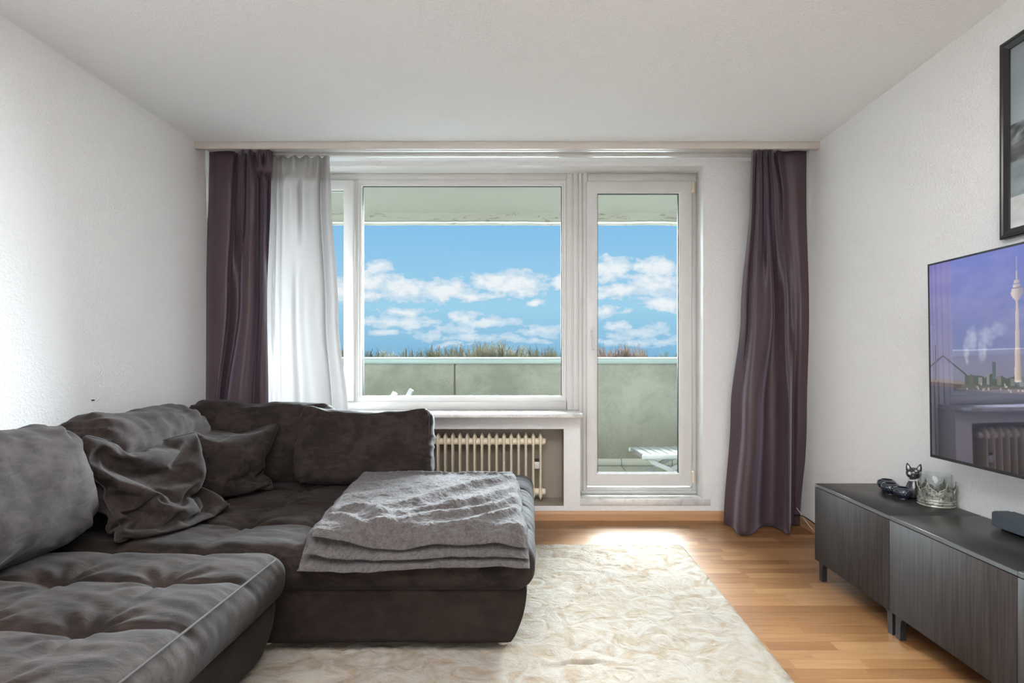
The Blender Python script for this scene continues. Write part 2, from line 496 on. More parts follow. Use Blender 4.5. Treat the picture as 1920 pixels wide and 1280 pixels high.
m, t, b, o = new_mat('black_brown_top'); co = geo_co(t)
g = t.noise(t.vm('MULTIPLY', co, (40, 1.5, 1)), 2.2, 4)
setp(t, b, color=t.mix(g, (.020, .019, .019, 1), (.03, .028, .028, 1)), rough=.33, spec=.3); M_BTOP = m
M_BLEG = plain('black_leg', (.02, .02, .022, 1), .45)
M_EDGE = plain('grey_edge_band', (.10, .11, .115, 1), .25)
M_TVB = plain('tv_black_plastic', (.012, .012, .014, 1), .35)
M_SBAR = plain('soundbar_grey', (.055, .068, .082, 1), .55)
M_FRAMEB = plain('glossy_black_frame', (.018, .017, .018, 1), .22)
M_CERAM = plain('glossy_navy_ceramic', (.018, .022, .036, 1), .08, coat=1.0, coatr=.04)
M_CAT = plain('dark_grey_ceramic', (.035, .034, .036, 1), .25, coat=.5)
M_CATW = plain('pale_ceramic_paint', (.6, .58, .56, 1), .4)
m, t, b, o = new_mat('antique_pewter'); co = obj_co(t)
g = t.noise(co, 55, 5, .7)
setp(t, b, color=t.ramp(g, [(.35, (.09, .095, .075)), (.52, (.30, .31, .27)), (.7, (.55, .55, .5))]), rough=.4, metal=.55, normal=bump(t, g, .5, .003)); M_PEWTER = m
M_PEWL = plain('worn_silver_edge', (.62, .58, .5, 1), .35, metal=.5)
M_WAX = plain('cream_wax', (.55, .52, .46, 1), .5)
M_CABLE = plain('black_cable', (.012, .012, .014, 1), .5)
M_CABLEW = plain('white_cable', (.7, .7, .68, 1), .5)
M_PLW = plain('white_garden_plastic', (.36, .375, .36, 1), .4)
# balcony
m, t, b, o = new_mat('weathered_render'); co = geo_co(t)
n1 = t.noise(co, 2.2, 6, .65, .6); n2 = t.noise(co, 38, 4, .6, .8); n3 = t.noise(t.vm('MULTIPLY', co, (5, 1, .6)), 2.0, 4, .6)
c = t.mix(t.mr(n1, .35, .7), (.205, .208, .166, 1), (.300, .298, .246, 1))
c = t.mix(t.m('MULTIPLY', t.mr(n3, .5, .8), .35), c, (.18, .195, .155, 1))
zz = t.new('ShaderNodeSeparateXYZ'); t.put(zz.inputs[0], co)
stain = t.m('MULTIPLY', t.mr(t.m('ADD', zz.outputs[2], t.m('MULTIPLY', n1, -.5)), .32, -.1), .6)
c = t.mix(stain, c, (.215, .195, .145, 1))
setp(t, b, color=c, rough=.9, normal=bump(t, n2, 1.0, .012)); M_RENDER = m
m, t, b, o = new_mat('painted_soffit'); co = geo_co(t)
n1 = t.noise(co, 1.2, 4)
setp(t, b, color=t.mix(n1, (.29, .288, .235, 1), (.325, .322, .268, 1)), rough=.8, normal=bump(t, t.noise(co, 20, 3), .15, .004)); M_SOFFIT = m
m, t, b, o = new_mat('peeling_beam_paint'); co = geo_co(t)
n1 = t.noise(t.vm('MULTIPLY', co, (1, 1, 3)), 5, 5, .65, 1.2)
c = t.mix(t.mr(n1, .58, .64), (.42, .415, .35, 1), (.27, .25, .19, 1))
setp(t, b, color=c, rough=.85, normal=bump(t, t.mr(n1, .56, .62), .5, .004)); M_BEAM = m
M_COPING = plain('grey_zinc_flashing', (.27, .33, .31, 1), .45, metal=.2)
M_COPW = plain('white_edge_trim', (.93, .93, .92, 1), .35)
M_JOINT = plain('joint_filler', (.14, .13, .10, 1), .9)
m, t, b, o = new_mat('balcony_tile'); co = geo_co(t)
oi = t.new('ShaderNodeObjectInfo')
c = t.mix(oi.outputs['Random'], (.34, .335, .285, 1), (.40, .395, .34, 1))
c = t.mix(t.mr(t.noise(co, 7, 5, .6), .45, .75), c, (.38, .36, .28, 1))
setp(t, b, color=c, rough=.7); M_TILE = m
M_GROUT = plain('dark_grout', (.10, .09, .07, 1), .9)
M_FACADE = plain('facade_plaster', (.16, .16, .15, 1), .8)
m, t, b, o = new_mat('bare_bark'); co = obj_co(t)
oi = t.new('ShaderNodeObjectInfo')
setp(t, b, color=t.ramp(oi.outputs['Random'], [(0, (.20, .18, .12)), (.5, (.27, .245, .165)), (1, (.32, .28, .20))]), rough=.9); M_BARK = m
M_BLOSSOM = plain('pinkish_budding_twigs', (.36, .27, .21, 1), .9)
M_GROUND = plain('grass_ground', (.035, .042, .022, 1), .95)
def vcol_mat(name, rough, emis, refl=None):
    m, t, b, o = new_mat(name)
    at = t.new('ShaderNodeAttribute'); at.attribute_name = 'Col'
    if emis:
        setp(t, b, color=(.004, .004, .005, 1), rough=rough, emit=at.outputs[0], emits=emis, spec=.5)
        g = t.new('ShaderNodeBsdfGlossy'); g.inputs[0].default_value = (.66, .62, .80, 1); g.inputs['Roughness'].default_value = .02
        lw = t.new('ShaderNodeLayerWeight'); lw.inputs[0].default_value = .3
        f = t.m('ADD', t.m('MULTIPLY', lw.outputs['Facing'], .34), .14)
        ad = t.new('ShaderNodeMixShader'); t.put(ad.inputs[0], f)
        t.l.new(b.outputs[0], ad.inputs[1]); t.l.new(g.outputs[0], ad.inputs[2]); t.l.new(ad.outputs[0], o.inputs[0])
    else:
        setp(t, b, color=at.outputs[0], rough=rough, coat=.6, coatr=.05)
    return m
M_SCREEN = vcol_mat('tv_picture', .2, 1.0)
M_POSTER = vcol_mat('poster_print', .5, 0)

# ------------------------------------------------------------------ room shell
XL, XR, H, WD = -2.09, 1.81, 2.46, 3.95
REAR = -4.6
FD = 4.11                       # plane of the window frame
OUT = 4.26                      # outside face of the facade
X_OL, X_OR = -1.95, 1.189       # opening
Z_OT = 2.428
Z_SILL, Z_DOOR = .742, .145
X_PO = .3475                    # right end of the parapet wall under the window
NX0, NX1, NZ0, NZ1, ND = -1.75, .234, .098, .6245, 4.19   # radiator niche

def struct(o): o['kind'] = 'structure'; return o

struct(box('ceiling', XL - .15, XR + .15, REAR - .15, WD + .30, H, H + .16, M_CEIL))
struct(box('wall_left', XL - .15, XL, REAR, WD + .30, -.12, H, M_WALL))
struct(box('wall_right', XR, XR + .15, REAR, WD + .30, -.12, H, M_WALL))
struct(box('wall_front', XL - .15, XR + .15, REAR - .15, REAR, -.12, H, M_WALL))

def bool_wall():
    bm = bmesh.new(); bm_box(bm, XL, XR, WD, OUT, -.12, H)
    me = bpy.data.meshes.new('wall_back'); bm.to_mesh(me); bm.free()
    o = bpy.data.objects.new('wall_back', me); COL.objects.link(o)
    cuts = [(X_OL, X_OR, WD - .1, OUT + .1, Z_SILL - .025, Z_OT), (X_PO, X_OR, WD - .1, OUT + .1, Z_DOOR - .045, Z_OT),
            (NX0, NX1, WD - .1, ND, NZ0, NZ1)]
    cs = []
    for i, c in enumerate(cuts):
        b2 = bmesh.new(); bm_box(b2, *c)
        m2 = bpy.data.meshes.new('c'); b2.to_mesh(m2); b2.free()
        c2 = bpy.data.objects.new('c', m2); COL.objects.link(c2); cs.append(c2)
        md = o.modifiers.new('b', 'BOOLEAN'); md.operation = 'DIFFERENCE'; md.object = c2; md.solver = 'EXACT'
    bpy.context.view_layer.update()
    dg = bpy.context.evaluated_depsgraph_get()
    nm = bpy.data.meshes.new_from_object(o.evaluated_get(dg))
    o.modifiers.clear(); o.data = nm
    for c2 in cs: bpy.data.objects.remove(c2)
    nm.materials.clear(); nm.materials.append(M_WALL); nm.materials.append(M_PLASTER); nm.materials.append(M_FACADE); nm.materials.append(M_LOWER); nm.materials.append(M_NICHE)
    for p in nm.polygons:
        c, n = p.center, p.normal
        if abs(n.y) < .5 or (c.y > WD + .02 and n.y < -.5): p.material_index = 1
        if n.y > .5: p.material_index = 2
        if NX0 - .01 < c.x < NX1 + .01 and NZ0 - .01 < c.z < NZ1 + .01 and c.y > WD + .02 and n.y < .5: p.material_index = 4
    return struct(o)
bool_wall()

# floor: base slab with laminate staves laid left to right
floor = struct(box('floor', XL, XR, REAR, WD, -.12, -.009, plain('underlay', (.25, .15, .08, 1), .8)))
rnd = random.Random(5)
SW = .0655
stave_meshes = {}
def stave_mesh(L):
    if L in stave_meshes: return stave_meshes[L]
    bm = bmesh.new(); bm_box(bm, 0.0001, L - .0001, .0003, SW - .0003, -.009, 0)
    me = bpy.data.meshes.new('plank'); bm.to_mesh(me); bm.free(); me.materials.append(M_LAM)
    stave_meshes[L] = me
    return me
rest_v, rest_f = [], []
n_pl = 0
y = WD - SW; row = 0
lens = [.26, .34, .42, .50]
while y > REAR:
    x = XL - rnd.choice((0, .1, .2, .3)) + .001
    while x < XR:
        L = rnd.choice(lens)
        x1 = min(x + L, XR - .001)
        vis = (y > 3.34 and x1 > -.12) or (y > 1.38 and x1 > .80)
        if x < XL: 
            x = x + L; continue
        if vis and n_pl < 295 and x1 - x > .05:
            if x1 - x < L - 1e-4:
                L = round(x1 - x, 3)
            o = bpy.data.objects.new('plank', stave_mesh(L)); COL.objects.link(o); o.parent = floor; o.location = (x, y, 0); n_pl += 1
        else:
            k = len(rest_v)
            for zz_ in (-.009, 0):
                rest_v += [(x + .0006, y + .0005, zz_), (x1 - .0006, y + .0005, zz_), (x1 - .0006, y + SW - .0005, zz_), (x + .0006, y + SW - .0005, zz_)]
            rest_f += [(k + 4, k + 5, k + 6, k + 7), (k, k + 1, k + 5, k + 4), (k + 1, k + 2, k + 6, k + 5), (k + 2, k + 3, k + 7, k + 6), (k + 3, k, k + 4, k + 7)]
        x = x + L
    y -= SW; row += 1
o = mesh('plank', rest_v, rest_f, M_LAM, floor, smooth=False); o['kind'] = 'stuff'

def skirting(name, pts_fn):
    pass
def skirt(name, axis, a0, a1, wallpos, sign):
    prof = [(0, 0), (.013, 0), (.013, .045), (.009, .058), (.004, .064), (0, .064)]
    v, f = [], []
    for a in (a0, a1):
        for d, z in prof:
            q = wallpos + sign * d
            v.append((a, q, z) if axis == 'x' else (q, a, z))
    n = len(prof)
    for k in range(n): f.append((k, (k + 1) % n, n + (k + 1) % n, n + k))
    f += [tuple(range(n)), tuple(range(n, 2 * n))[::-1]]
    o = mesh(name, v, f, M_SKIRT, None, smooth=False)
    bm = bmesh.new(); bm.from_mesh(o.data); bmesh.ops.recalc_face_normals(bm, faces=bm.faces); bm.to_mesh(o.data); bm.free()
    return struct(o)
skirt('baseboard_back', 'x', XL, XR, WD, -1)
skirt('baseboard_right', 'y', REAR, WD - .013, XR, -1)
skirt('baseboard_left', 'y', REAR, WD - .013, XL, 1)

# pelmet board hiding the curtain track
PD = 3.591
struct(box('trim_1', XL, XR, PD, PD + .018, PZ(278.5, PD), H, M_PELMET, bev=.002))
struct(box('trim_2', XL + .02, XR - .02, 3.68, 3.72, H - .02, H, M_PVC, bev=.002))
struct(box('trim_3', XL + .02, XR - .02, 3.78, 3.82, H - .02, H, M_PVC, bev=.002))

# marble sill under the window, and the low stone step under the door
box_sill = box('window_sill', X_OL, X_PO + .004, 3.79, FD + .03, Z_SILL - .025, Z_SILL, M_MARBLE, bev=.003)
struct(box_sill)
struct(box('trim_4', X_PO, X_OR + .05, WD - .006, FD + .06, Z_DOOR - .044, Z_DOOR, M_MARBLE, bev=.003))

# ------------------------------------------------------------------ window and balcony door
win = empty('window_1', ((X_OL + X_PO) / 2, FD, Z_SILL), kind='structure')
def wchild(o):
    o.matrix_parent_inverse = win.matrix_world.inverted(); return o
bpy.context.view_layer.update()
def pz(y): return PZ(y, FD)
def px(x): return PX(x, FD)
SD = 4.07
YB = FD + .07
# fixed members
def member(name, x0, x1, z0, z1, y0=FD, y1=YB, parent=win, mat=None, bev=.003):
    o = box(name, x0, x1, y0, y1, z0, z1, mat or M_PVC, parent, bev=bev)
    o.matrix_parent_inverse = parent.matrix_world.inverted(); return o
def rring(name, x0, x1, z0, z1, w, y0, y1, mat, parent, bev=.003):
    o = ring(name, x0, x1, z0, z1, w, y0, y1, mat, parent, bev)
    o.matrix_parent_inverse = parent.matrix_world.inverted(); return o
XM = px(1060)
member('frame', X_OL, px(1064), pz(337), Z_OT)                      # head
member('frame', X_OL, px(1064), Z_SILL, pz(752))                    # foot rail
member('frame', X_OL, X_OL + .06, pz(752), pz(337))                 # left jamb
member('mullion', px(655), px(671), pz(752), pz(337))
# fixed light: profile, glazing bead, gasket, pane
rring('fixed_light_profile', px(671), px(1062), pz(752), pz(337), (px(674) - px(671), px(1062) - px(1057), .028, .028), FD - .004, YB, M_PVC, win)
rring('glazing_bead', px(673.6), px(1057.4), pz(747), pz(343.5), .0155, FD + .006, FD + .03, M_PVC, win, .004)
rring('gasket', px(678.6), px(1053.4), pz(743.2), pz(347.2), .005, FD + .020, FD + .034, M_GASKET, win, 0)
pane = member('pane', px(678), px(1054), pz(744), pz(346.5), FD + .034, FD + .038, win, M_GLASS, 0)
# left casement
sx0, sx1, sz0, sz1 = X_OL + .05, PX(663, SD), PZ(752, SD), PZ(337, SD)
sash = rring('sash', sx0, sx1, sz0, sz1, .072, SD, SD + .06, M_PVC, win, .006)
rring('gasket', sx0 + .068, sx1 - .068, sz0 + .068, sz1 - .068, .006, SD + .02, SD + .034, M_GASKET, sash, 0)
member('pane', sx0 + .066, sx1 - .066, sz0 + .066, sz1 - .066, SD + .034, SD + .038, sash, M_GLASS, 0)
def handle(parent, x, z, y, down=True):
    pts = [(x, y, z), (x, y - .045, z), (x + .002, y - .052, z - .012), (x + .003, y - .05, z - .06), (x + .004, y - .05, z - .135)]
    pts = spline([list(p) for p in pts], 14)
    h = tube('handle', pts, [.009] * 4 + [.0085] * 10, M_PVC2, parent, 10)
    h.matrix_parent_inverse = parent.matrix_world.inverted()
    o = box('handle_plate', x - .014, x + .014, y - .010, y + .002, z - .045, z + .03, M_PVC, parent, bev=.004, seg=2)
    o.matrix_parent_inverse = parent.matrix_world.inverted()
    return h
handle(win, sx0 + .035, 1.45, SD)

door = empty('door_1', (PX(1200, FD), FD, Z_DOOR), kind='structure')
bpy.context.view_layer.update()
# grooved coupling profile between window and door: stepped strips
bm = bmesh.new()
xa, xb = px(1062), px(1101)
steps = [(0, .25, .0), (.25, .34, .008), (.34, .52, -.004), (.52, .60, .008), (.60, .72, -.002), (.72, .80, .010), (.80, 1, -.006)]
prof = []
for a, b_, d in steps: prof += [(xa + (xb - xa) * a + .0008, FD + d), (xa + (xb - xa) * b_ - .0008, FD + d)]
prof += [(xb, YB), (xa, YB)]
vv, ff = [], []
for z in (Z_DOOR, Z_OT):
    for a, b_ in prof: vv.append((a, b_, z))
n = len(prof)
for k in range(n): ff.append((k, (k + 1) % n, n + (k + 1) % n, n + k))
ff += [tuple(range(n))[::-1], tuple(range(n, 2 * n))]
bm.free()
o = mesh('mullion', vv, ff, M_PVC2, door, smooth=False); o.matrix_parent_inverse = door.matrix_world.inverted()
member('frame', px(1101), X_OR, pz(341), Z_OT, parent=door)
member('frame', px(1297), X_OR, Z_DOOR, pz(341), parent=door)
member('frame', px(1101), px(1297), Z_DOOR, pz(913), parent=door)
member('threshold', px(1089), X_OR - .002, Z_DOOR + .0005, Z_DOOR + .022, FD - .02, FD, door, M_PVC2)
dx0, dx1, dz0, dz1 = PX(1100, SD), PX(1297.5, SD), PZ(911, SD), PZ(339.5, SD)
dl, dr, db, dt = PX(1118, SD), PX(1275.5, SD), PZ(890, SD), PZ(359.5, SD)
leaf = rring('door_leaf', dx0, dx1, dz0, dz1, (dl - dx0, dx1 - dr, db - dz0, dz1 - dt), SD, SD + .06, M_PVC, door, .006)
rring('glazing_bead', dl - .006, dr + .006, db - .006, dt + .006, .014, SD + .006, SD + .03, M_PVC, leaf, .003)
rring('gasket', dl + .007, dr - .007, db + .007, dt - .007, .006, SD + .02, SD + .034, M_GASKET, leaf, 0)
member('pane', dl + .004, dr - .004, db + .004, dt - .004, SD + .034, SD + .038, leaf, M_GLASS, 0)
handle(leaf, PX(1110, SD), PZ(621, SD), SD)
for z in (PZ(351, SD), PZ(894, SD)):
    o = box('hinge', dx1 - .002, dx1 + .016, SD - .012, SD + .03, z - .04, z + .04, M_HINGE, door, bev=.004, seg=2)
    o.matrix_parent_inverse = door.matrix_world.inverted(); o['label'] = 'beige plastic hinge cover'

# ------------------------------------------------------------------ radiator in the niche
rad = empty('radiator', (PX(820, 4.06), 4.06, NZ0), label='cream ribbed radiator in the niche under the window sill', cat='radiator')
bpy.context.view_layer.update()
RY = 4.065
def parented(o, p):
    o.matrix_parent_inverse = p.matrix_world.inverted(); return o
zt, zb = PZ(811, RY), PZ(935.5, RY)
def rib_mesh():
    prof = []   # outline in Y-Z of a flat column section, lens cross-section
    v, f = [], []
    zs = np.concatenate([np.linspace(0, .06, 7), np.linspace(.09, (zt - zb) - .09, 6), np.linspace((zt - zb) - .06, zt - zb, 7)])
    hh = zt - zb
    n = 12
    for z in zs:
        e = min(z, hh - z)
        dep = .028 + (.022 if e > .02 else .022 * (e / .02))            # half depth front to back
        wid = .0100 if .075 < z < hh - .075 else .0100 + .007 * math.exp(-((e - .045) / .025) ** 2)
        if e < .018: wid *= .25 + .75 * e / .018
        for k in range(n):
            a = 2 * math.pi * k / n
            v.append((wid * math.cos(a), dep * math.sin(a), z))
    m = len(zs)
    for i in range(m - 1):
        for k in range(n): f.append((i * n + k, i * n + (k + 1) % n, (i + 1) * n + (k + 1) % n, (i + 1) * n + k))
    f += [tuple(range(n))[::-1], tuple(range((m - 1) * n, m * n))]
    return v, f
v, f = rib_mesh()
first = mesh('rib', v, f, M_RAD, rad)
pitch = 13.68 * RY / F
ribs = []
for i in range(30):
    xr = PX(1013.4, RY) - i * pitch
    if xr < NX0 + .06: break
    o = first if i == 0 else first.copy()
    if i: COL.objects.link(o)
    o.parent = rad; o.matrix_parent_inverse = rad.matrix_world.inverted(); o.location = (xr, RY, zb)
    ribs.append(xr)
for zc in (PZ(827, RY), PZ(921, RY)):
    pts, rr = [], []
    x = ribs[-1] - .02
    for i in range(len(ribs) * 4 + 2):
        xx = x + i * pitch / 4
        if xx > ribs[0] + .036: break
        pts.append((xx, RY, zc)); rr.append(.0260 + .0035 * math.cos(2 * math.pi * (xx - ribs[0]) / pitch))
    pts.append((ribs[0] + .037, RY, zc)); rr.append(.017)
    parented(tube('manifold', pts, rr, M_RAD, rad, 16), rad)
hm = parented(box('heat_meter', ribs[1] + .008, ribs[0] - .008, RY - .045, RY + .005, PZ(876.5, RY), PZ(863.5, RY), M_PVC, rad, bev=.002), rad)
hm['label'] = 'white heat cost meter between the last ribs'
parented(box('meter_cap', ribs[1] + .011, ribs[0] - .011, RY - .04, RY + .005, PZ(863.5, RY), PZ(859.5, RY), M_GASKET, rad, bev=.002), rad)
for i in (1, 10, 20):
    if i < len(ribs):
        parented(box('bracket', ribs[i] + .014, ribs[i] + .03, RY + .02, ND + .002, zb + .02, zb + .05, M_RAD, rad), rad)
        parented(box('foot', ribs[i] - .006, ribs[i] + .006, RY - .01, RY + .02, NZ0, zb + .005, M_RAD, rad), rad)

# ------------------------------------------------------------------ curtains
def curtain(name, rows, mat, label, cat, nu=170, nv=70, noise=.002, seed=0, thick=.0016, hem=False):
    """rows: list of (z, [(x,D)...]) control polylines from top to bottom"""
    K = len(rows)
    polys = np.array([spline([[x, d] for x, d in pts], nu) for z, pts in rows])   # K,nu,2
    zs = np.array([r[0] for r in rows])
    tt = np.linspace(0, 1, nv)
    zc = zs[0] + (zs[-1] - zs[0]) * tt
    flat = polys.reshape(K, -1)
    pos = np.interp(zc, zs[::-1], np.arange(K)[::-1])
    out = np.zeros((nv, nu * 2))
    i = np.clip(pos.astype(int), 0, K - 2); u = (pos - i)[:, None]
    u = u * u * (3 - 2 * u) if K > 2 else u
    out = flat[i] * (1 - u) + flat[i + 1] * u
    out = out.reshape(nv, nu, 2)
    U, Z = np.meshgrid(np.linspace(0, 1, nu), zc, indexing='xy')
    nz = fbm(U * 9 + seed, Z * .9, seed, 3) * noise
    X = out[..., 0] + nz * .6; Y = out[..., 1] + nz
    V = np.stack([X, Y, Z], -1).reshape(-1, 3)
    # back side for thickness
    Vb = V + np.array([0, thick, 0])
    f1 = grid_faces(nv, nu, 0); f2 = grid_faces(nv, nu, len(V), flip=True)
    a = np.arange(nu - 1); N = len(V)
    def strip(i0, i1): return np.stack([i0, i1, i1 + N, i0 + N], 1)
    top = strip(a + 1, a); bot = strip((nv - 1) * nu + a, (nv - 1) * nu + a + 1)
    r = np.arange(nv - 1) * nu
    lf = strip(r, r + nu); rt = strip(r + nu + nu - 1, r + nu - 1)
    o = np_mesh(name, np.vstack([V, Vb]), np.vstack([f1, f2, top, bot, lf, rt]), mat)
    bm = bmesh.new(); bm.from_mesh(o.data); bmesh.ops.recalc_face_normals(bm, faces=bm.faces); bm.to_mesh(o.data); bm.free()
    for p in o.data.polygons: p.use_smooth = True
    return tag(o, label, cat)
def cp(lst): return [(PX(x, D), D) for x, D in lst]
ZTOP = H - .022
# right plum curtain
curtain('curtain', [
    (ZTOP, cp([(1409, 3.74), (1413, 3.68), (1418, 3.74), (1424, 3.66), (1430, 3.73), (1434, 3.65), (1440, 3.73), (1446, 3.65), (1452, 3.73), (1459, 3.68), (1470, 3.71), (1490, 3.69), (1512, 3.70)])),
    (2.15, cp([(1406, 3.76), (1411, 3.69), (1416, 3.73), (1424, 3.64), (1431, 3.74), (1436, 3.64), (1444, 3.75), (1452, 3.64), (1462, 3.72), (1468, 3.70), (1478, 3.72), (1495, 3.70), (1512, 3.72)])),
    (1.4, cp([(1389, 3.78), (1398, 3.71), (1406, 3.72), (1415, 3.63), (1430, 3.64), (1444, 3.66), (1450, 3.74), (1462, 3.70), (1474, 3.65), (1480, 3.74), (1492, 3.73), (1504, 3.71), (1517, 3.73)])),
    (.75, cp([(1370, 3.80), (1382, 3.76), (1391, 3.72), (1398, 3.60), (1416, 3.58), (1426, 3.66), (1434, 3.76), (1456, 3.75), (1474, 3.64), (1482, 3.62), (1485, 3.78), (1498, 3.76), (1516, 3.76)])),
    (.008, cp([(1357, 3.82), (1366, 3.79), (1375, 3.74), (1383, 3.62), (1400, 3.58), (1414, 3.64), (1426, 3.76), (1448, 3.77), (1466, 3.69), (1480, 3.60), (1483, 3.80), (1492, 3.80), (1500, 3.82)])),
], M_CURT, 'plum grey curtain hanging right of the balcony door down to the floor', 'curtain', seed=3)
# left plum curtain
curtain('curtain', [
    (ZTOP, cp([(392, 3.72), (410, 3.70), (436, 3.70), (446, 3.74), (455, 3.66), (461, 3.74), (468, 3.66), (478, 3.72), (487, 3.65), (494, 3.73), (501, 3.66), (512, 3.71)])),
    (2.2, cp([(391, 3.73), (408, 3.68), (434, 3.69), (442, 3.75), (455, 3.65), (460, 3.76), (466, 3.66), (480, 3.67), (486, 3.76), (496, 3.66), (502, 3.74), (508, 3.70)])),
    (1.5, cp([(381, 3.75), (398, 3.68), (424, 3.67), (434, 3.73), (450, 3.76), (455, 3.65), (468, 3.62), (480, 3.68), (486, 3.75), (492, 3.68), (500, 3.72), (501, 3.74)])),
    (.75, cp([(378, 3.76), (392, 3.69), (407, 3.66), (411, 3.72), (424, 3.77), (430, 3.66), (446, 3.60), (462, 3.64), (474, 3.74), (486, 3.71), (496, 3.72), (503, 3.75)])),
    (.02, cp([(378, 3.76), (392, 3.71), (407, 3.66), (411, 3.72), (424, 3.77), (428, 3.66), (446, 3.60), (464, 3.64), (476, 3.74), (488, 3.71), (496, 3.72), (503, 3.75)])),
], M_CURT, 'plum curtain in the left corner beside the white voile', 'curtain', seed=9)
# voile
curtain('voile_curtain', [
    (ZTOP, cp([(505, 3.80), (514, 3.77), (522, 3.82), (530, 3.77), (540, 3.82), (551, 3.77), (562, 3.82), (574, 3.77), (584, 3.82), (596, 3.77), (604, 3.82), (612, 3.77), (618, 3.80)])),
    (2.2, cp([(500, 3.82), (510, 3.78), (520, 3.83), (527, 3.80), (531, 3.74), (545, 3.76), (556, 3.74), (568, 3.80), (582, 3.76), (596, 3.78), (601, 3.84), (612, 3.79), (621, 3.80)])),
    (1.4, cp([(500, 3.83), (508, 3.80), (516, 3.84), (525, 3.82), (527, 3.74), (545, 3.74), (558, 3.78), (572, 3.73), (592, 3.76), (607, 3.77), (611, 3.84), (624, 3.78), (634, 3.80)])),
    (.72, cp([(498, 3.83), (508, 3.82), (512, 3.78), (526, 3.80), (528, 3.74), (548, 3.72), (566, 3.77), (584, 3.72), (604, 3.74), (620, 3.78), (624, 3.82), (640, 3.77), (653, 3.79)])),
    (.06, cp([(496, 3.83), (508, 3.82), (512, 3.78), (526, 3.80), (530, 3.74), (550, 3.70), (568, 3.77), (588, 3.70), (608, 3.72), (626, 3.78), (632, 3.82), (650, 3.77), (664, 3.79)])),
], M_SHEER, 'white translucent voile curtain beside the plum curtain', 'curtain', seed=21, thick=.0004)

# ------------------------------------------------------------------ balcony
PY = 5.70
BX0, BX1 = -6.5, 5.5
BZ = .05
par = empty('balcony_parapet', (0, PY, BZ), kind='structure'); bpy.context.view_layer.update()
jx = PX(852.5, PY)
ztopP = PZ(681.5, PY)
segs = [(BX0, jx - 2.9), (jx - 2.884, jx - .008), (jx + .008, jx + 2.9), (jx + 2.916, BX1)]
for a, b_ in segs:
    parented(box('panel', a, b_, PY, PY + .12, BZ - .2, ztopP, M_RENDER, par, bev=.004), par)
    parented(box('joint', b_ - .001, b_ + .017, PY + .014, PY + .1, BZ - .2, ztopP, M_JOINT, par), par)
o = parented(box('coping', BX0, BX1, PY - .025, PY + .16, ztopP - .002, PZ(671.8, PY), M_COPING, par, bev=.002), par); o['label'] = 'grey metal coping'
o = parented(box('edge_trim', BX0, BX1, PY - .03, PY + .165, PZ(671.8, PY), PZ(669.4, PY), M_COPW, par, bev=.002), par); o['label'] = 'white bright edge on the coping'
# kerb tiles along the parapet
kx = PX(1165, PY) - .5 * 12
i = 0
while kx < BX1:
    if kx > -3.2 and kx < 3.2:
        parented(box('kerb_tile', kx + .003, kx + .497, PY - .014, PY, BZ + .003, PZ(859.3, PY), M_TILE, par, bev=.0015), par)
    kx += .5
parented(box('mortar', -3.2, 3.2, PY - .008, PY - .0005, BZ, PZ(859.8, PY), M_GROUT, par), par)
bal = struct(box('balcony_floor', BX0, BX1, OUT, PY + .12, BZ - .18, BZ - .012, M_GROUT))
tm = None
tx0 = PX(1165, PY)
for i in range(-8, 6):
    for j in range(3):
        x0 = tx0 + i * .5; y1 = PY - .012 - j * .5; y0 = max(y1 - .5, OUT)
        if y1 - y0 < .1: continue
        if y1 - y0 > .49:
            if tm is None:
                bm = bmesh.new(); bm_box(bm, .003, .497, .003, .497, -.012, 0, .0015); tm = bpy.data.meshes.new('tile'); bm.to_mesh(tm); bm.free(); tm.materials.append(M_TILE)
            o = bpy.data.objects.new('tile', tm); COL.objects.link(o); o.location = (x0, y0, BZ)
        else:
            o = box('tile', x0 + .003, x0 + .497, y0 + .003, y1 - .003, BZ - .012, BZ, M_TILE)
        o.parent = bal
# slab above the balcony with its front beam
sof = struct(box('balcony_soffit', BX0, BX1, OUT, PY + .05, 2.547, 2.75, M_SOFFIT))
def beam():
    nx, nz = 420, 9
    X, Zt = np.meshgrid(np.linspace(BX0, BX1, nx), np.linspace(0, 1, nz), indexing='ij')
    zb_, zt_ = PZ(416.5, PY), 2.547
    edge = .006 * pn(X * 3, 0, 0) + .004 * np.abs(pn(X * 17, 2.2))
    Zc = zb_ + edge * (1 - Zt) + (zt_ - zb_) * Zt
    Yc = PY - .02 - .006 * ridge(X * 1.3, Zt * 1.4, 1, 2) * (1 - Zt)
    V1 = np.stack([X, Yc, Zc], -1).reshape(-1, 3)
    V2 = np.stack([X, Yc * 0 + PY + .14, Zc], -1).reshape(-1, 3)
    N = len(V1); a = np.arange(nx - 1) * nz
    F_ = np.vstack([grid_faces(nx, nz), grid_faces(nx, nz, N, True), np.stack([a, a + nz, a + nz + N, a + N], 1), np.stack([a + nz - 1, a + N + nz - 1, a + nz + N + nz - 1, a + nz + nz - 1], 1)])
    return np_mesh('edge_beam', V1 if 0 else np.vstack([V1, V2]), F_, M_BEAM, sof)
beam()
# facade below / beside is the back wall itself; extend it sideways
struct(box('facade', BX0, XL, OUT - .2, OUT, BZ - .2, 2.75, M_FACADE))
struct(box('facade', XR, BX1, OUT - .2, OUT, BZ - .2, 2.75, M_FACADE))
struct(box('facade', BX0, BX1, OUT - .1, OUT, 2.55, 5.5, M_FACADE))

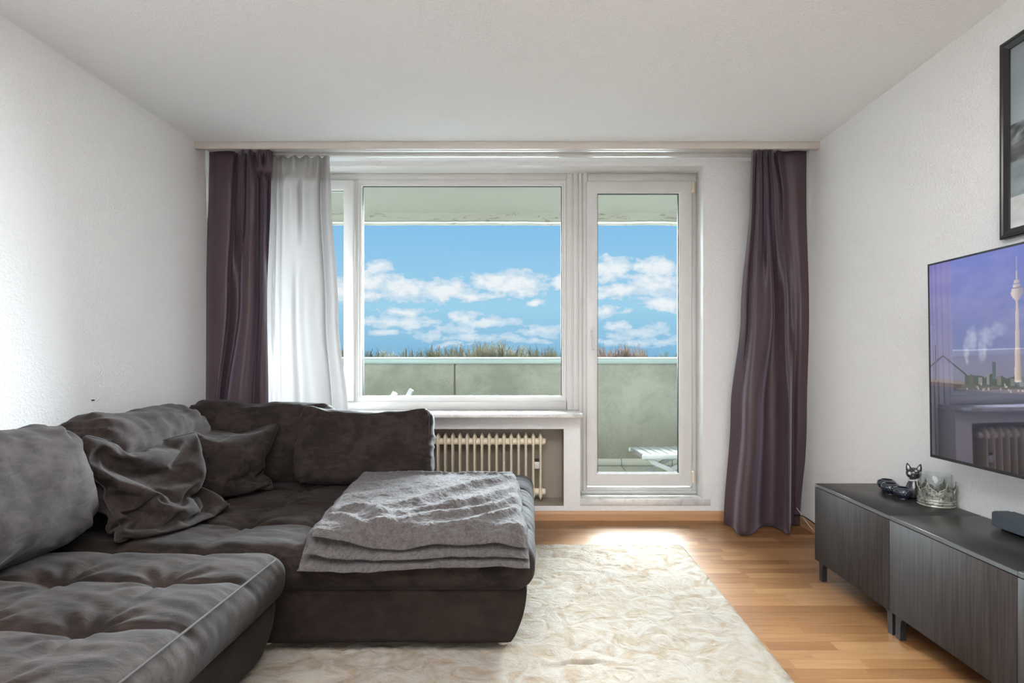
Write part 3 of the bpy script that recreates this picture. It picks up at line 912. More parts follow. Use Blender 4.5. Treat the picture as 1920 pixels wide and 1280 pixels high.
# footstool with slatted top and crossed legs
st = empty('garden_footstool', (1.14, 4.86, BZ), R(6), label='white plastic slatted folding footstool behind the balcony door glass', cat='stool')
TZ = .29
for i in range(7):
    x0 = -.245 + i * .0705
    box('slat', x0, x0 + .060, -.19, .19, TZ - .016, TZ, M_PLW, st, bev=.005, seg=2)
for ys in (-.2, .19):
    soft_box('rail', (.52, .022, .042), .010, M_PLW, st, step=.012, loc=(0, ys, TZ - .024))
for ys, s in ((-.165, 1), (-.135, -1), (.165, 1), (.135, -1)):
    pts = spline([[-.20 * s, ys, TZ - .03], [-.16 * s, ys, TZ - .07], [0, ys, .145], [.17 * s, ys, .035], [.22 * s, ys, .0]], 16)
    v, f = [], []
    for k, p in enumerate(pts):
        t_ = pts[min(k + 1, 15)] - pts[max(k - 1, 0)]; t_ /= np.linalg.norm(t_)
        nn = np.array([-t_[2], 0, t_[0]])
        for a_, b_ in ((-.018, -.009), (.018, -.009), (.018, .009), (-.018, .009)):
            q = p + nn * a_ + np.array([0, b_, 0]); v.append((q[0], q[1], max(q[2], 0)))
    for k in range(15):
        for c_ in range(4): f.append((k * 4 + c_, k * 4 + (c_ + 1) % 4, (k + 1) * 4 + (c_ + 1) % 4, (k + 1) * 4 + c_))
    f += [(0, 1, 2, 3), (60, 63, 62, 61)]
    o = mesh('leg', v, f, M_PLW, st, smooth=False)
tube('pivot_pin', [(0, -.18, .145), (0, .18, .145)], .008, M_COPING, st)

# reclining garden chair, only its top edge shows over the sill
gc = empty('garden_chair', (-1.42, 4.85, BZ), R(-4), label='white plastic folding garden chair on the balcony, its backrest tip above the sill', cat='chair')
def bar(name, p0, p1, w, d, mat, par_):
    p0, p1 = Vector(p0), Vector(p1); L = (p1 - p0).length
    o = box(name, -L / 2, L / 2, -w / 2, w / 2, -d / 2, d / 2, mat, par_, bev=min(w, d) * .3, seg=2)
    o.location = (p0 + p1) / 2; o.rotation_euler = (p1 - p0).to_track_quat('X', 'Z').to_euler()
    return o
for ys in (-.24, .24):
    bar('backrest_rail', (.12, ys, .36), (.368, ys, .788), .03, .045, M_PLW, gc)
    bar('leg', (.25, ys * 1.08, .0), (-.30, ys * 1.08, .56), .025, .045, M_PLW, gc)
    bar('leg', (-.30, ys, .0), (.14, ys, .38), .025, .045, M_PLW, gc)
    bar('armrest', (-.33, ys * 1.16, .58), (.22, ys * 1.16, .58), .05, .025, M_PLW, gc)
for i in range(7):
    k = i / 6
    bar('seat_slat', (-.32 + .4 * k, -.23, .40 - .03 * k), (-.32 + .4 * k, .23, .40 - .03 * k), .055, .015, M_PLW, gc)
for i in range(5):
    k = i / 5
    bar('back_slat', (.16 + .215 * k, -.24, .43 + .37 * k), (.16 + .215 * k, .24, .43 + .37 * k), .05, .016, M_PLW, gc)

# ------------------------------------------------------------------ far trees
def tree_parts(seed, twigs=5):
    rn = random.Random(seed)
    tv, tf = [], []; bv, bf = [], []
    def seg(v, f, p, q, r0, r1, n=3):
        t_ = (q - p).normalized(); a = t_.orthogonal().normalized(); b_ = t_.cross(a)
        k = len(v)
        for (pt, r) in ((p, r0), (q, r1)):
            for i in range(n):
                an = 2 * math.pi * i / n
                v.append(pt + (a * math.cos(an) + b_ * math.sin(an)) * r)
        for i in range(n): f.append((k + i, k + (i + 1) % n, k + n + (i + 1) % n, k + n + i))
    # trunk, main boughs reaching into a rounded crown, and bundles of fine twigs
    seg(tv, tf, Vector((0, 0, 0)), Vector((0, 0, .35)), .022, .016, 7)
    seg(tv, tf, Vector((0, 0, .35)), Vector((.01, 0, .62)), .016, .009, 7)
    for i in range(260):
        th, ph = rn.uniform(0, 2 * math.pi), math.acos(rn.uniform(-.45, 1))
        k = rn.uniform(.45, 1) ** .5
        rr = .30 * (1 + .18 * math.sin(3 * th + seed))
        q = Vector((rr * k * math.sin(ph) * math.cos(th), rr * k * math.sin(ph) * math.sin(th), .62 + .33 * k * math.cos(ph)))
        p = Vector((q.x * .25, q.y * .25, .34 + (q.z - .34) * .45))
        seg(bv, bf, p, q, .0045, .002, 3)
        d0 = (q - p).normalized()
        for j in range(20):
            s0 = p.lerp(q, rn.uniform(.55, 1))
            dd = (d0 + Vector((rn.uniform(-1, 1), rn.uniform(-1, 1), rn.uniform(-.3, 1.0))) * .8).normalized()
            e_ = s0 + dd * rn.uniform(.02, .075)
            seg(bv, bf, s0, e_, .0026, .0014, 3)
    return tv, tf, bv, bf
variants = []
GZ = -15.0
for s in (1, 2, 3):
    tv, tf, bv, bf = tree_parts(s)
    zmax = max(v.z for v in bv)
    k = 1 / zmax
    mt = bpy.data.meshes.new('trunk'); mt.from_pydata([tuple(v * k) for v in tv], [], tf); mt.materials.append(M_BARK)
    mb = bpy.data.meshes.new('branches'); mb.from_pydata([tuple(Vector((v.x * 1.0, v.y * 1.0, v.z)) * k) for v in bv], [], bf); mb.materials.append(M_BARK)
    mb2 = mb.copy(); mb2.materials.clear(); mb2.materials.append(M_BLOSSOM)
    variants.append((mt, mb, mb2))
TREES = [  # direction, skyline height, distance, spread, kind
    (700, 660, 88, 8, 0, 'first bare tree from the left edge of the big pane'), (726, 661, 96, 9, 1, 'second bare tree from the left edge of the big pane'),
    (760, 657, 90, 10, 2, 'low bare tree above the dark parapet joint side'), (795, 660, 96, 9, 0, 'small bare tree left of the tall clump'),
    (828, 653, 92, 10, 1, 'bare tree at the left flank of the tall clump'), (862, 650, 88, 12, 2, 'bare tree left of the crest of the tall clump'),
    (898, 645, 92, 12, 0, 'bare tree forming the crest of the tall clump'), (938, 644, 90, 12, 1, 'tallest bare tree right of the crest of the clump'),
    (972, 651, 94, 12, 2, 'bare tree at the right flank of the tall clump'), (1006, 655, 90, 11, 0, 'bare tree next to the right edge of the big pane'),
    (1040, 656, 94, 12, 1, 'bare tree at the right edge of the big pane'), (1080, 655, 92, 12, 2, 'bare tree hidden behind the window mullion'),
    (1142, 652, 84, 7, 0, 'budding pinkish tree seen low through the door glass'), (1180, 649, 86, 7, 1, 'taller budding tree in the middle of the door glass'),
    (1212, 662, 96, 9, 2, 'low bare tree right of the budding trees'), (1262, 664, 96, 10, 0, 'low bare tree at the right edge of the door glass'), (640, 656, 92, 10, 1, 'bare tree behind the left casement'), (600, 655, 92, 10, 2, 'bare tree behind the voile')]
for i, (px_, py_, D, sp, kd, lab) in enumerate(TREES):
    ht = (PZ(py_ - 5, D) - GZ) * 1.02
    e = empty('bare_tree', (PX(px_, D), D, GZ), rnd.uniform(0, 6), label=lab, cat='tree', group='bare trees beyond the balcony')
    mt, mb, mb2 = variants[kd]
    bl = i in (12, 13)
    for nm, me in (('trunk', mt), ('branches', mb2 if bl else mb)):
        o = bpy.data.objects.new(nm, me); COL.objects.link(o); o.parent = e
        o.scale = (ht * .75, ht * .75, ht)
struct(box('ground', -400, 400, 20, 700, GZ - 1, GZ, M_GROUND))

# ------------------------------------------------------------------ rug
def rug():
    x0, x1, y0, y1 = -1.55, .90, .75, 3.39
    nx, ny = 330, 350
    X, Y = np.meshgrid(np.linspace(x0, x1, nx), np.linspace(y0, y1, ny), indexing='ij')
    wx, wy = fbm(X * 3, Y * 3, 1) * .25, fbm(X * 3, Y * 3, 9) * .25
    h = .018 + .006 * fbm((X + wx) * 4, (Y + wy) * 5, 3, 4, .55) - .010 * np.clip(ridge((X + wx) * 3.2, (Y + wy) * 5, 5, 2) - .95, 0, 1) + .0015 * pn(X * 60, Y * 60)
    e = np.minimum(np.minimum(X - x0, x1 - X), np.minimum(Y - y0, y1 - Y))
    h = np.clip(h, .006, .04) * np.clip(e / .02, 0, 1) ** .5 + .001
    jx_ = np.where(e < .02, 1, 0) * .005 * pn(X * 40, Y * 40, 4)
    V = np.stack([X + jx_, Y + jx_, h], -1).reshape(-1, 3)
    o = np_mesh('rug', V, grid_faces(nx, ny, 0), M_RUG)
    bm = bmesh.new(); bm.from_mesh(o.data)
    bmesh.ops.recalc_face_normals(bm, faces=bm.faces); bm.to_mesh(o.data); bm.free()
    if o.data.polygons[0].normal.z < 0: o.data.flip_normals()
    tag(o, 'cream shaggy faux fur rug on the wood floor in front of the sofa', 'rug')
rug()

# ------------------------------------------------------------------ sofa
sofa = empty('corner_sofa', (-1.0, 2.2, 0), label='large taupe suede corner sofa with tufted seats standing on the cream rug', cat='sofa')
bpy.context.view_layer.update()
def sp(o): return parented(o, sofa)
SZ = .425       # seat top
def tuft(x, y, xs, ys, pd=.030, sd=.015, ld=.007):
    """height of a tufted seat: xs, ys seam positions"""
    h = np.zeros_like(x)
    for yy in ys:
        dy = y - yy
        h -= sd * np.exp(-np.abs(dy) / .011) + .011 * np.exp(-np.abs(dy) / .06)
    for xx in xs:
        h -= ld * np.exp(-np.abs(x - xx) / .022) + .006 * np.exp(-np.abs(x - xx) / .07)
    for yy in ys:
        for xx in xs:
            r = np.hypot(x - xx, y - yy); th = np.arctan2(y - yy, x - xx)
            h -= pd * np.exp(-r / .045)
            h += .0045 * np.cos(th * 9 + xx * 7) * np.exp(-((r - .08) / .06) ** 2)
    return h
def seat(name, x0, x1, y0, y1, z0, z1, xs, ys, r=.065, step=.0105, seed=0, mat=M_SOFA):
    cx, cy, cz = (x0 + x1) / 2, (y0 + y1) / 2, (z0 + z1) / 2
    def disp(p, n):
        X, Y, Z = p[:, 0] + cx, p[:, 1] + cy, p[:, 2]
        up = np.clip(n[:, 2], 0, 1)
        d = tuft(X, Y, xs, ys) * up
        d += up * (.010 * fbm(X * 3 + seed, Y * 3, 0, 2))
        d += up * .0035 * fbm(X * 5 + Y * 2, Y * 22 + X * 6, seed, 3) 
        side = 1 - np.abs(n[:, 2])
        d += side * (.006 * fbm((X + Y) * 5, Z * 4, seed, 3) + .010 * np.cos(np.clip(Z / ((z1 - z0) / 2), -1, 1) * 1.5))
        # gathers below the edge seam
        d += side * .002 * np.sin((X - Y) * 130 + 4 * pn(X * 8, Y * 8)) * np.clip(Z / .06, 0, 1)
        return d
    return sp(soft_box(name, (x1 - x0, y1 - y0, z1 - z0), r, mat, sofa, step, disp, loc=(cx, cy, cz)))
def seat_seams(x0, x1, z1, xs, ys, seed):
    for yy in ys:
        X = np.linspace(x0, x1, 120); Y = np.full_like(X, yy)
        Z = z1 + tuft(X, Y, xs, ys) + .010 * fbm(X * 3 + seed, Y * 3, 0, 2) + .0035 * fbm(X * 5 + Y * 2, Y * 22 + X * 6, seed, 3)
        sp(tube('seam', list(zip(X, Y, Z + .0005)), .0028, M_STITCH, sofa, 5))
def base(name, x0, x1, y0, y1, z0, z1, curve_right=.055, seed=0):
    cx, cy, cz = (x0 + x1) / 2, (y0 + y1) / 2, (z0 + z1) / 2
    def disp(p, n):
        return .005 * fbm(p[:, 0] * 3 + seed, p[:, 1] * 3, p[:, 2] * 3, 3)
    def warp(p):
        t_ = np.clip(((z1 - z0) / 2 - p[:, 2]) / (z1 - z0), 0, 1)
        q = p.copy(); w = sstep((x1 - x0) / 2 - .4, (x1 - x0) / 2, p[:, 0])
        q[:, 0] -= curve_right * t_ ** 2 * w
        return q
    return sp(soft_box(name, (x1 - x0, y1 - y0, z1 - z0), .016, M_SOFA_D, sofa, .02, disp, loc=(cx, cy, cz), warp=warp))
# main section along the window
MX1 = .012
base('base', -1.98, MX1 - .022, 2.12, 3.42, .052, .262, seed=1)
seat('seat', -1.98, MX1, 2.085, 3.44, .247, SZ, [-.87, -1.19, -1.51], [2.42, 2.735, 3.05], seed=2)
# chaise section along the left wall, towards the camera
CX1 = -.852
base('base', -1.99, CX1 - .03, .55, 2.02, .052, .27, seed=4)
seat('seat', -1.99, CX1, .52, 2.045, .25, .437, [-1.13, -1.45, -1.77], [1.775, 1.462, 1.15, .84], r=.075, seed=6)
seat_seams(-1.90, CX1 - .05, .437, [-1.13, -1.45, -1.77], [1.775, 1.462, 1.15, .84], 6)
seat_seams(-1.90, -.84, SZ, [-.87, -1.19, -1.51], [2.42, 2.735, 3.05], 2)
def seamline(name, pts, r=.0035):
    return sp(tube(name, pts, r, M_STITCH, sofa, 6))
o = seamline('piping', [(CX1 - .012, y_, .437 - .018) for y_ in np.linspace(.62, 1.96, 30)])
# backrest frames behind the cushions
def bk(p, n): return .006 * fbm(p[:, 0] * 5, p[:, 1] * 5, p[:, 2] * 5, 3)
sp(soft_box('backrest', (1.42, .20, .50), .07, M_SOFA_D, sofa, .03, bk, loc=(-1.31, 3.50, .43)))
sp(soft_box('backrest', (.16, 2.75, .42), .06, M_SOFA_D, sofa, .03, bk, loc=(-1.985, 1.93, .46)))
for (fx, fy) in ((-.10, 2.2), (-.10, 3.3), (-1.9, 3.35), (-.98, .7), (-1.9, .7), (-1.0, 2.2)):
    o = sp(lathe('foot', [(0, 0), (.018, 0), (.022, .01), (.022, .06), (0, .06)], M_HINGE, sofa, 16, loc=(fx, fy, .012)))

# cushions
def cushion(name, size, r, loc, rot, label, seed, step=.014, puff=.03, wr=.008, cat='cushion', group=None, side_seam=None, dirw=(1, 1), taper=0.0, sag=.02):
    """size = (width, thickness, height); local Y is the thickness"""
    w, th, h = size
    def disp(p, n):
        u, v = p[:, 0] / (w / 2), p[:, 2] / (h / 2)
        d = puff * np.clip(1 - u * u, 0, 1) ** .7 * np.clip(1 - v * v, 0, 1) ** .7 * np.abs(n[:, 1])
        # tension folds running along the width, pinned at the ends
        fw = ridge(p[:, 0] * 2.2 * dirw[0] + seed * 3.1 + .35 * v, p[:, 2] * 9 * dirw[1] + 1.5 * pn(p[:, 0] * 4, p[:, 2] * 4, seed), seed + p[:, 1] * 2, 2)
        d += wr * (fw - .6) * (.35 + .65 * np.abs(u) ** 1.5)
        d += wr * .8 * fbm(p[:, 0] * 7, p[:, 1] * 7, p[:, 2] * 7 + seed, 3)
        # corner creases
        for a in (-1, 1):
            for b_ in (-1, 1):
                rr = np.hypot((u - a) * w / 2, (v - b_) * h / 2); t_ = np.arctan2((v - b_) * h, (u - a) * w)
                d -= .010 * np.exp(-rr / .05) ; d += .006 * np.cos(t_ * 14 + seed) * np.exp(-((rr - .10) / .07) ** 2)
        return d
    def warp(p):
        q = p.copy(); v = p[:, 2] / (h / 2)
        q[:, 1] *= 1 - taper * v
        # slack upper edge
        q[:, 2] += .012 * pn(p[:, 0] * 6 + seed, seed) * sstep(0, 1, v)
        u = p[:, 0] / (w / 2)
        q[:, 2] -= sag * np.cos(np.clip(u, -1, 1) * math.pi / 2) * sstep(-.2, 1, v)
        return q
    o = soft_box(name, size, r, M_CUSH, None, step, disp, loc=loc, rot=rot, warp=warp)
    tag(o, label, cat, group)
    if side_seam:
        s = side_seam; rr = r * .85
        for ys in (-1, 1):
            pts = [(s * (w / 2 - .016), ys * (th / 2 - .022), z_) for z_ in np.linspace(-h / 2 + .05, h / 2 - .05, 14)]
            tube('seam', pts, .0035, M_STITCH, o, 6)
    return o
G = 'back cushions of the corner sofa'
cushion('back_cushion', (.735, .21, .43), .062, (-.905, 3.205, .625), (R(-12), 0, R(2)), 'rectangular back cushion at the right end, beside the radiator and folded throw', 3, side_seam=1, puff=.025, wr=.010, taper=.15, sag=.028, group=G)
cushion('back_cushion', (.56, .22, .44), .09, (-1.385, 3.30, .62), (R(-13), R(0), R(0)), 'back cushion under the voile, second from the right along the window', 5, wr=.011, sag=-.012, group=G)
cushion('back_cushion', (.52, .25, .44), .12, (-1.735, 3.29, .628), (R(-12), R(4), R(3)), 'rounded back cushion in the far left corner below the plum curtain', 7, wr=.012, sag=-.02, group=G)
cushion('back_cushion', (.80, .30, .46), .13, (-1.78, 2.62, .64), (R(-11), R(0), R(90)), 'back cushion on the left wall between the corner and the big foreground cushion', 11, wr=.016, sag=.0, group=G)
cushion('back_cushion', (.88, .34, .46), .15, (-1.765, 1.75, .645), (R(-14), R(0), R(90)), 'big back cushion at the left edge of the picture, nearest the camera', 13, wr=.010, group=G)

def settle_pillow(W, Hh, seed, frames, press, shrink, lean, bend, grav, rot0, n=48):
    """two sewn sheets inflated and dropped against a leaning back rest: cloth simulation, returns the settled vertices and faces"""
    bm = bmesh.new(); g = {}; h = {}
    for i in range(n + 1):
        for j in range(n + 1):
            u, v = i / n * 2 - 1, j / n * 2 - 1
            e = (1 - u ** 4) * (1 - v ** 4)
            x, z = u * W / 2, v * Hh / 2 + Hh / 2
            t_ = .04 * e ** .5 + .02 * math.sin(u * 3 + seed) * math.sin(v * 4 + 2 * seed) * e
            g[i, j] = bm.verts.new((x, -t_, z))
            h[i, j] = g[i, j] if i in (0, n) or j in (0, n) else bm.verts.new((x, t_, z))
    for i in range(n):
        for j in range(n):
            bm.faces.new((g[i, j], g[i + 1, j], g[i + 1, j + 1], g[i, j + 1]))
            bm.faces.new((h[i, j], h[i, j + 1], h[i + 1, j + 1], h[i + 1, j]))
    bm.verts.index_update()
    border = [g[i, 0].index for i in range(n)] + [g[n, j].index for j in range(n)] + [g[i, n].index for i in range(n, 0, -1)] + [g[0, j].index for j in range(n, 0, -1)]
    me = bpy.data.meshes.new('pillow_sheet'); bm.to_mesh(me); bm.free()
    o = bpy.data.objects.new('pillow_sheet', me); COL.objects.link(o)
    ZO = 50.0                                   # simulated well away from the room
    o.rotation_euler = (math.radians(-lean), math.radians(rot0), 0); o.location = (0, -.02, .06 + ZO)
    temp = [o]
    def collider(size, loc, rot):
        m_ = bpy.data.meshes.new('rest'); bb = bmesh.new(); bmesh.ops.create_cube(bb, size=1)
        bmesh.ops.subdivide_edges(bb, edges=bb.edges, cuts=3, use_grid_fill=True); bb.to_mesh(m_); bb.free()
        c = bpy.data.objects.new('rest', m_); COL.objects.link(c); c.scale = size; c.location = loc; c.rotation_euler = rot
        c.modifiers.new('rest', 'COLLISION'); c.collision.thickness_outer = .01; c.collision.cloth_friction = 80; c.collision.damping = 1
        temp.append(c)
    collider((3, 3, .6), (0, 0, -.3 + ZO), (0, 0, 0))
    b_ = math.radians(20)
    collider((3, .5, 1.2), (0, .13 + .25 / math.cos(b_) + math.tan(b_) * .4, .4 + ZO), (-b_, 0, 0))
    md = o.modifiers.new('cloth', 'CLOTH'); c_ = md.settings
    c_.quality = 6; c_.mass = .15; c_.tension_stiffness = 12; c_.compression_stiffness = 12; c_.shear_stiffness = 4; c_.bending_stiffness = bend
    c_.tension_damping = 5; c_.compression_damping = 5; c_.air_damping = 2
    c_.effector_weights.gravity = grav; c_.use_pressure = True; c_.uniform_pressure_force = press; c_.shrink_min = shrink
    k = md.collision_settings
    k.use_self_collision = True; k.self_distance_min = .004; k.distance_min = .006; k.collision_quality = 3
    S.frame_start = 1; S.frame_end = frames; md.point_cache.frame_start = 1; md.point_cache.frame_end = frames
    for f_ in range(1, frames + 1): S.frame_set(f_)
    ev = o.evaluated_get(bpy.context.evaluated_depsgraph_get())
    m_ = bpy.data.meshes.new_from_object(ev)
    M = o.matrix_world.copy()
    V = np.array([tuple(M @ x.co) for x in m_.vertices]); V[:, 2] -= ZO
    F_ = [tuple(p.vertices) for p in m_.polygons]
    bpy.data.meshes.remove(m_)
    for t_ in temp:
        d = t_.data; bpy.data.objects.remove(t_); bpy.data.meshes.remove(d)
    S.frame_end = 1; S.frame_set(1)
    return V, F_, border
def soft_pillow(sim, loc, yaw, scale, label):
    V, f, border = sim
    V = V - np.array([(V[:, 0].min() + V[:, 0].max()) / 2, 0, V[:, 2].min()])
    V = V * np.array(scale)
    o = np_mesh('throw_pillow', V, f, M_CUSH)
    o.location = loc; o.rotation_euler = (0, 0, yaw)
    m_ = o.modifiers.new('smooth', 'SUBSURF'); m_.levels = 1; m_.render_levels = 1
    tag(o, label, 'pillow')
    P_ = V[border]
    for k in range(3): P_[:, k] = np.convolve(np.r_[P_[-2:, k], P_[:, k], P_[:2, k]], np.ones(5) / 5, 'valid')
    tube('seam', [tuple(p) for p in P_] + [tuple(P_[0])], .0032, M_STITCH, o, 6)
    return o
soft_pillow(settle_pillow(.60, .60, 5, 34, 1.2, -.08, 22, .1, .26, 10), (-1.45, 2.38, SZ + .004), R(79), (.92, 1.15, .86),
            'crumpled suede throw pillow in front, leaning toward the left wall cushions')
soft_pillow(settle_pillow(.60, .56, 1, 28, 2.2, -.08, 20, .5, .22, 14), (-1.50, 2.86, SZ + .004), R(42), (.84, .8, .80),
            'slumped suede throw pillow behind the front one, in the sofa corner')

# ------------------------------------------------------------------ folded throw
def throw():
    root = empty('throw_blanket', (-.42, 2.6, SZ), label='grey plush throw folded on the right end of the sofa seat', cat='blanket'); bpy.context.view_layer.update()
    # long folds of the top ply: centre line in plan, height, half width
    FOLDS = [([(-.62, 2.36), (-.50, 2.42), (-.40, 2.56), (-.26, 2.74), (-.12, 2.90), (-.06, 2.97)], .030, .045),
             ([(-.60, 2.22), (-.45, 2.26), (-.33, 2.32), (-.20, 2.46), (-.10, 2.63), (-.05, 2.76)], .030, .038),
             ([(-.52, 2.14), (-.40, 2.20), (-.26, 2.24), (-.15, 2.33), (-.07, 2.46), (-.04, 2.56)], .026, .032),
             ([(-.25, 2.13), (-.16, 2.18), (-.08, 2.26), (-.03, 2.34)], .024, .028),
             ([(-.79, 2.30), (-.72, 2.33), (-.65, 2.31), (-.58, 2.22), (-.56, 2.14)], .026, .030),
             ([(-.80, 2.20), (-.72, 2.20), (-.66, 2.15), (-.60, 2.10)], .022, .028),
             ([(-.86, 2.52), (-.78, 2.52), (-.66, 2.58), (-.52, 2.72), (-.40, 2.90)], .014, .05),
             ([(-.90, 2.80), (-.74, 2.80), (-.58, 2.92)], .010, .05),
             ([(-.45, 2.40), (-.36, 2.34), (-.30, 2.36)], .012, .02),
             ([(-.92, 3.03), (-.5, 3.055), (-.08, 3.04)], .020, .035)]
    def fold_height(X, Y):
        h = np.zeros_like(X)
        wxx = X + .018 * fbm(X * 6, Y * 6, 31, 2); wyy = Y + .018 * fbm(X * 6, Y * 6, 47, 2)
        for pts, amp, w in FOLDS:
            q = spline([list(p) for p in pts], 26)
            d = np.full(X.shape, 9.0); tt_ = np.zeros(X.shape)
            for k in range(len(q) - 1):
                p0, p1 = q[k], q[k + 1]; e = p1 - p0; L2 = (e ** 2).sum()
                t_ = np.clip(((wxx - p0[0]) * e[0] + (wyy - p0[1]) * e[1]) / L2, 0, 1)
                dx, dy = wxx - (p0[0] + t_ * e[0]), wyy - (p0[1] + t_ * e[1])
                sg = np.sign(dx * e[1] - dy * e[0]); dd = np.hypot(dx, dy) * np.where(sg > 0, 1.25, .8)
                m_ = dd < d; d = np.where(m_, dd, d); tt_ = np.where(m_, (k + t_) / (len(q) - 1), tt_)
            h = np.maximum(h, .0) + amp * np.exp(-(d / w) ** 2) * (.35 + .65 * np.sin(math.pi * np.clip(tt_, .08, .92)))
        return h
    def layer(name, z_off, fx0, fx1, fy0, bx0, bx1, by1, thick, seed, hangs, top):
        nu, nv = 200, 230
        U, V_ = np.meshgrid(np.linspace(0, 1, nu), np.linspace(0, 1, nv) ** 1.25, indexing='ij')
        Y = fy0 + (by1 - fy0) * V_
        x0 = fx0 + (bx0 - fx0) * V_ ** .8 + .022 * pn(V_ * 7, seed) + .012 * pn(V_ * 19, seed + 3)
        x1 = fx1 + (bx1 - fx1) * V_ + .010 * pn(V_ * 9, seed + 2)
        X = x0 + (x1 - x0) * U
        hang = np.interp(U, np.linspace(0, 1, len(hangs)), hangs) + .006 * pn(U * 11, seed + 9)
        Yf = Y + .010 * pn(U * 5, seed) * (1 - V_)
        d = np.clip(2.135 - Yf, 0, None)
        zb_ = SZ + .004 - hang * sstep(0, .075, d)
        envu = np.clip(np.minimum(U, 1 - U) / .035, 0, 1) ** .5; envv = np.clip(np.minimum(V_, 1 - V_) / .022, 0, 1) ** .5
        env = envu * envv
        bmp = fbm(X * 14, Y * 14, seed, 4)
        rel = .0045 * bmp + .003 * pn(X * 70, Y * 70, seed)
        if top: rel = rel + fold_height(X, Y)
        zt_ = zb_ + np.maximum(z_off + thick * env + env * rel, z_off + .003)
        A = np.stack([X, Yf - .014 * np.exp(-V_ / .012), zt_], -1).reshape(-1, 3)
        B = np.stack([X, Yf, zb_ + z_off - .001], -1).reshape(-1, 3)
        N = len(A)
        a = np.arange(nu - 1) * nv; r = np.arange(nv - 1)
        F_ = np.vstack([grid_faces(nu, nv), grid_faces(nu, nv, N, True),
            np.stack([a, a + N, a + nv + N, a + nv], 1), np.stack([a + nv - 1, a + nv + nv - 1, a + nv + nv - 1 + N, a + nv - 1 + N], 1),
            np.stack([r, r + 1, r + 1 + N, r + N], 1), np.stack([(nu - 1) * nv + r, (nu - 1) * nv + r + N, (nu - 1) * nv + r + 1 + N, (nu - 1) * nv + r + 1], 1)])
        o = np_mesh(name, np.vstack([A, B]), F_, M_PLUSH, root)
        bm = bmesh.new(); bm.from_mesh(o.data); bmesh.ops.recalc_face_normals(bm, faces=bm.faces); bm.to_mesh(o.data); bm.free()
        for p in o.data.polygons: p.use_smooth = True
        return parented(o, root)
    layer('fold', 0.0, -.82, .0, 2.040, -.93, -.055, 3.10, .024, 1, [.075, .082, .078, .070, .062, .062, .066], False)
    layer('fold', .020, -.80, -.004, 2.050, -.93, -.06, 3.085, .024, 4, [.040, .058, .062, .058, .048, .050, .056], False)
    layer('fold', .042, -.775, -.012, 2.064, -.91, -.07, 3.06, .026, 9, [.002, .016, .050, .052, .030, .036, .026, .044], True)
throw()

# ------------------------------------------------------------------ TV cabinets
CXF, CXB = 1.430, 1.795
YS = [2.89, 2.29, 1.69, 1.09]
labs = ['black-brown low cabinet at the far end, carrying the cat figurine and crown candle holder',
        'middle black-brown low cabinet below the television, left of the door gap at the picture edge',
        'nearest black-brown low cabinet cut off by the right edge of the picture']
def cabinet(y_far, y_near, lab):
    c = empty('tv_cabinet', ((CXF + CXB) / 2, (y_far + y_near) / 2, 0), label=lab, cat='cabinet', group='row of low cabinets on the right wall')
    hx, hy = (CXB - CXF) / 2, (y_far - y_near) / 2
    box('carcass', -hx + .020, hx, -hy + .0005, hy - .0005, .100, .464, M_BDOOR, c)
    box('top_panel', -hx + .003, hx, -hy + .0005, hy - .0005, .464, .480, M_BTOP, c, bev=.0012)
    o = box('edge_band', -hx + .0015, -hx + .0035, -hy + .001, hy - .001, .4655, .4785, M_EDGE, c); o['label'] = 'thin grey edge strip'
    box('door', -hx, -hx + .018, -hy + .0018, hy - .0018, .101, .4615, M_BDOOR, c, bev=.001)
    # moulded legs: foot, block and a rounded web
    for sx in (-1, 1):
        for sy in (-1, 1):
            x0 = sx * (hx - .03); y0 = sy * (hy - .024)
            pts = [(-.014, 0), (.014, 0), (.016, .055), (.020, .078), (.032, .092), (.052, .1), (-.014, .1)]
            v, f = [], []
            for xx in (-.012, .012):
                for a, z_ in pts: v.append((x0 + xx, y0 - sy * a, z_))
            n_ = len(pts)
            for k in range(n_): f.append((k, (k + 1) % n_, n_ + (k + 1) % n_, n_ + k))
            f += [tuple(range(n_)), tuple(range(n_, 2 * n_))[::-1]]
            o = mesh('leg', v, f, M_BLEG, c, smooth=False)
            bm = bmesh.new(); bm.from_mesh(o.data); bmesh.ops.recalc_face_normals(bm, faces=bm.faces); bm.to_mesh(o.data); bm.free()
    return c
for i in range(3): cabinet(YS[i], YS[i + 1], labs[i])
CT = .480

# ------------------------------------------------------------------ television
TVX, TVY, TVW, TVH = 1.632, 2.345, 1.385, .782
tv = empty('television', (TVX, TVY - TVW / 2, .705), 0, label='large flat television on the right wall showing a city skyline with a tower', cat='television')
tv.rotation_euler = (0, R(-.8), 0)
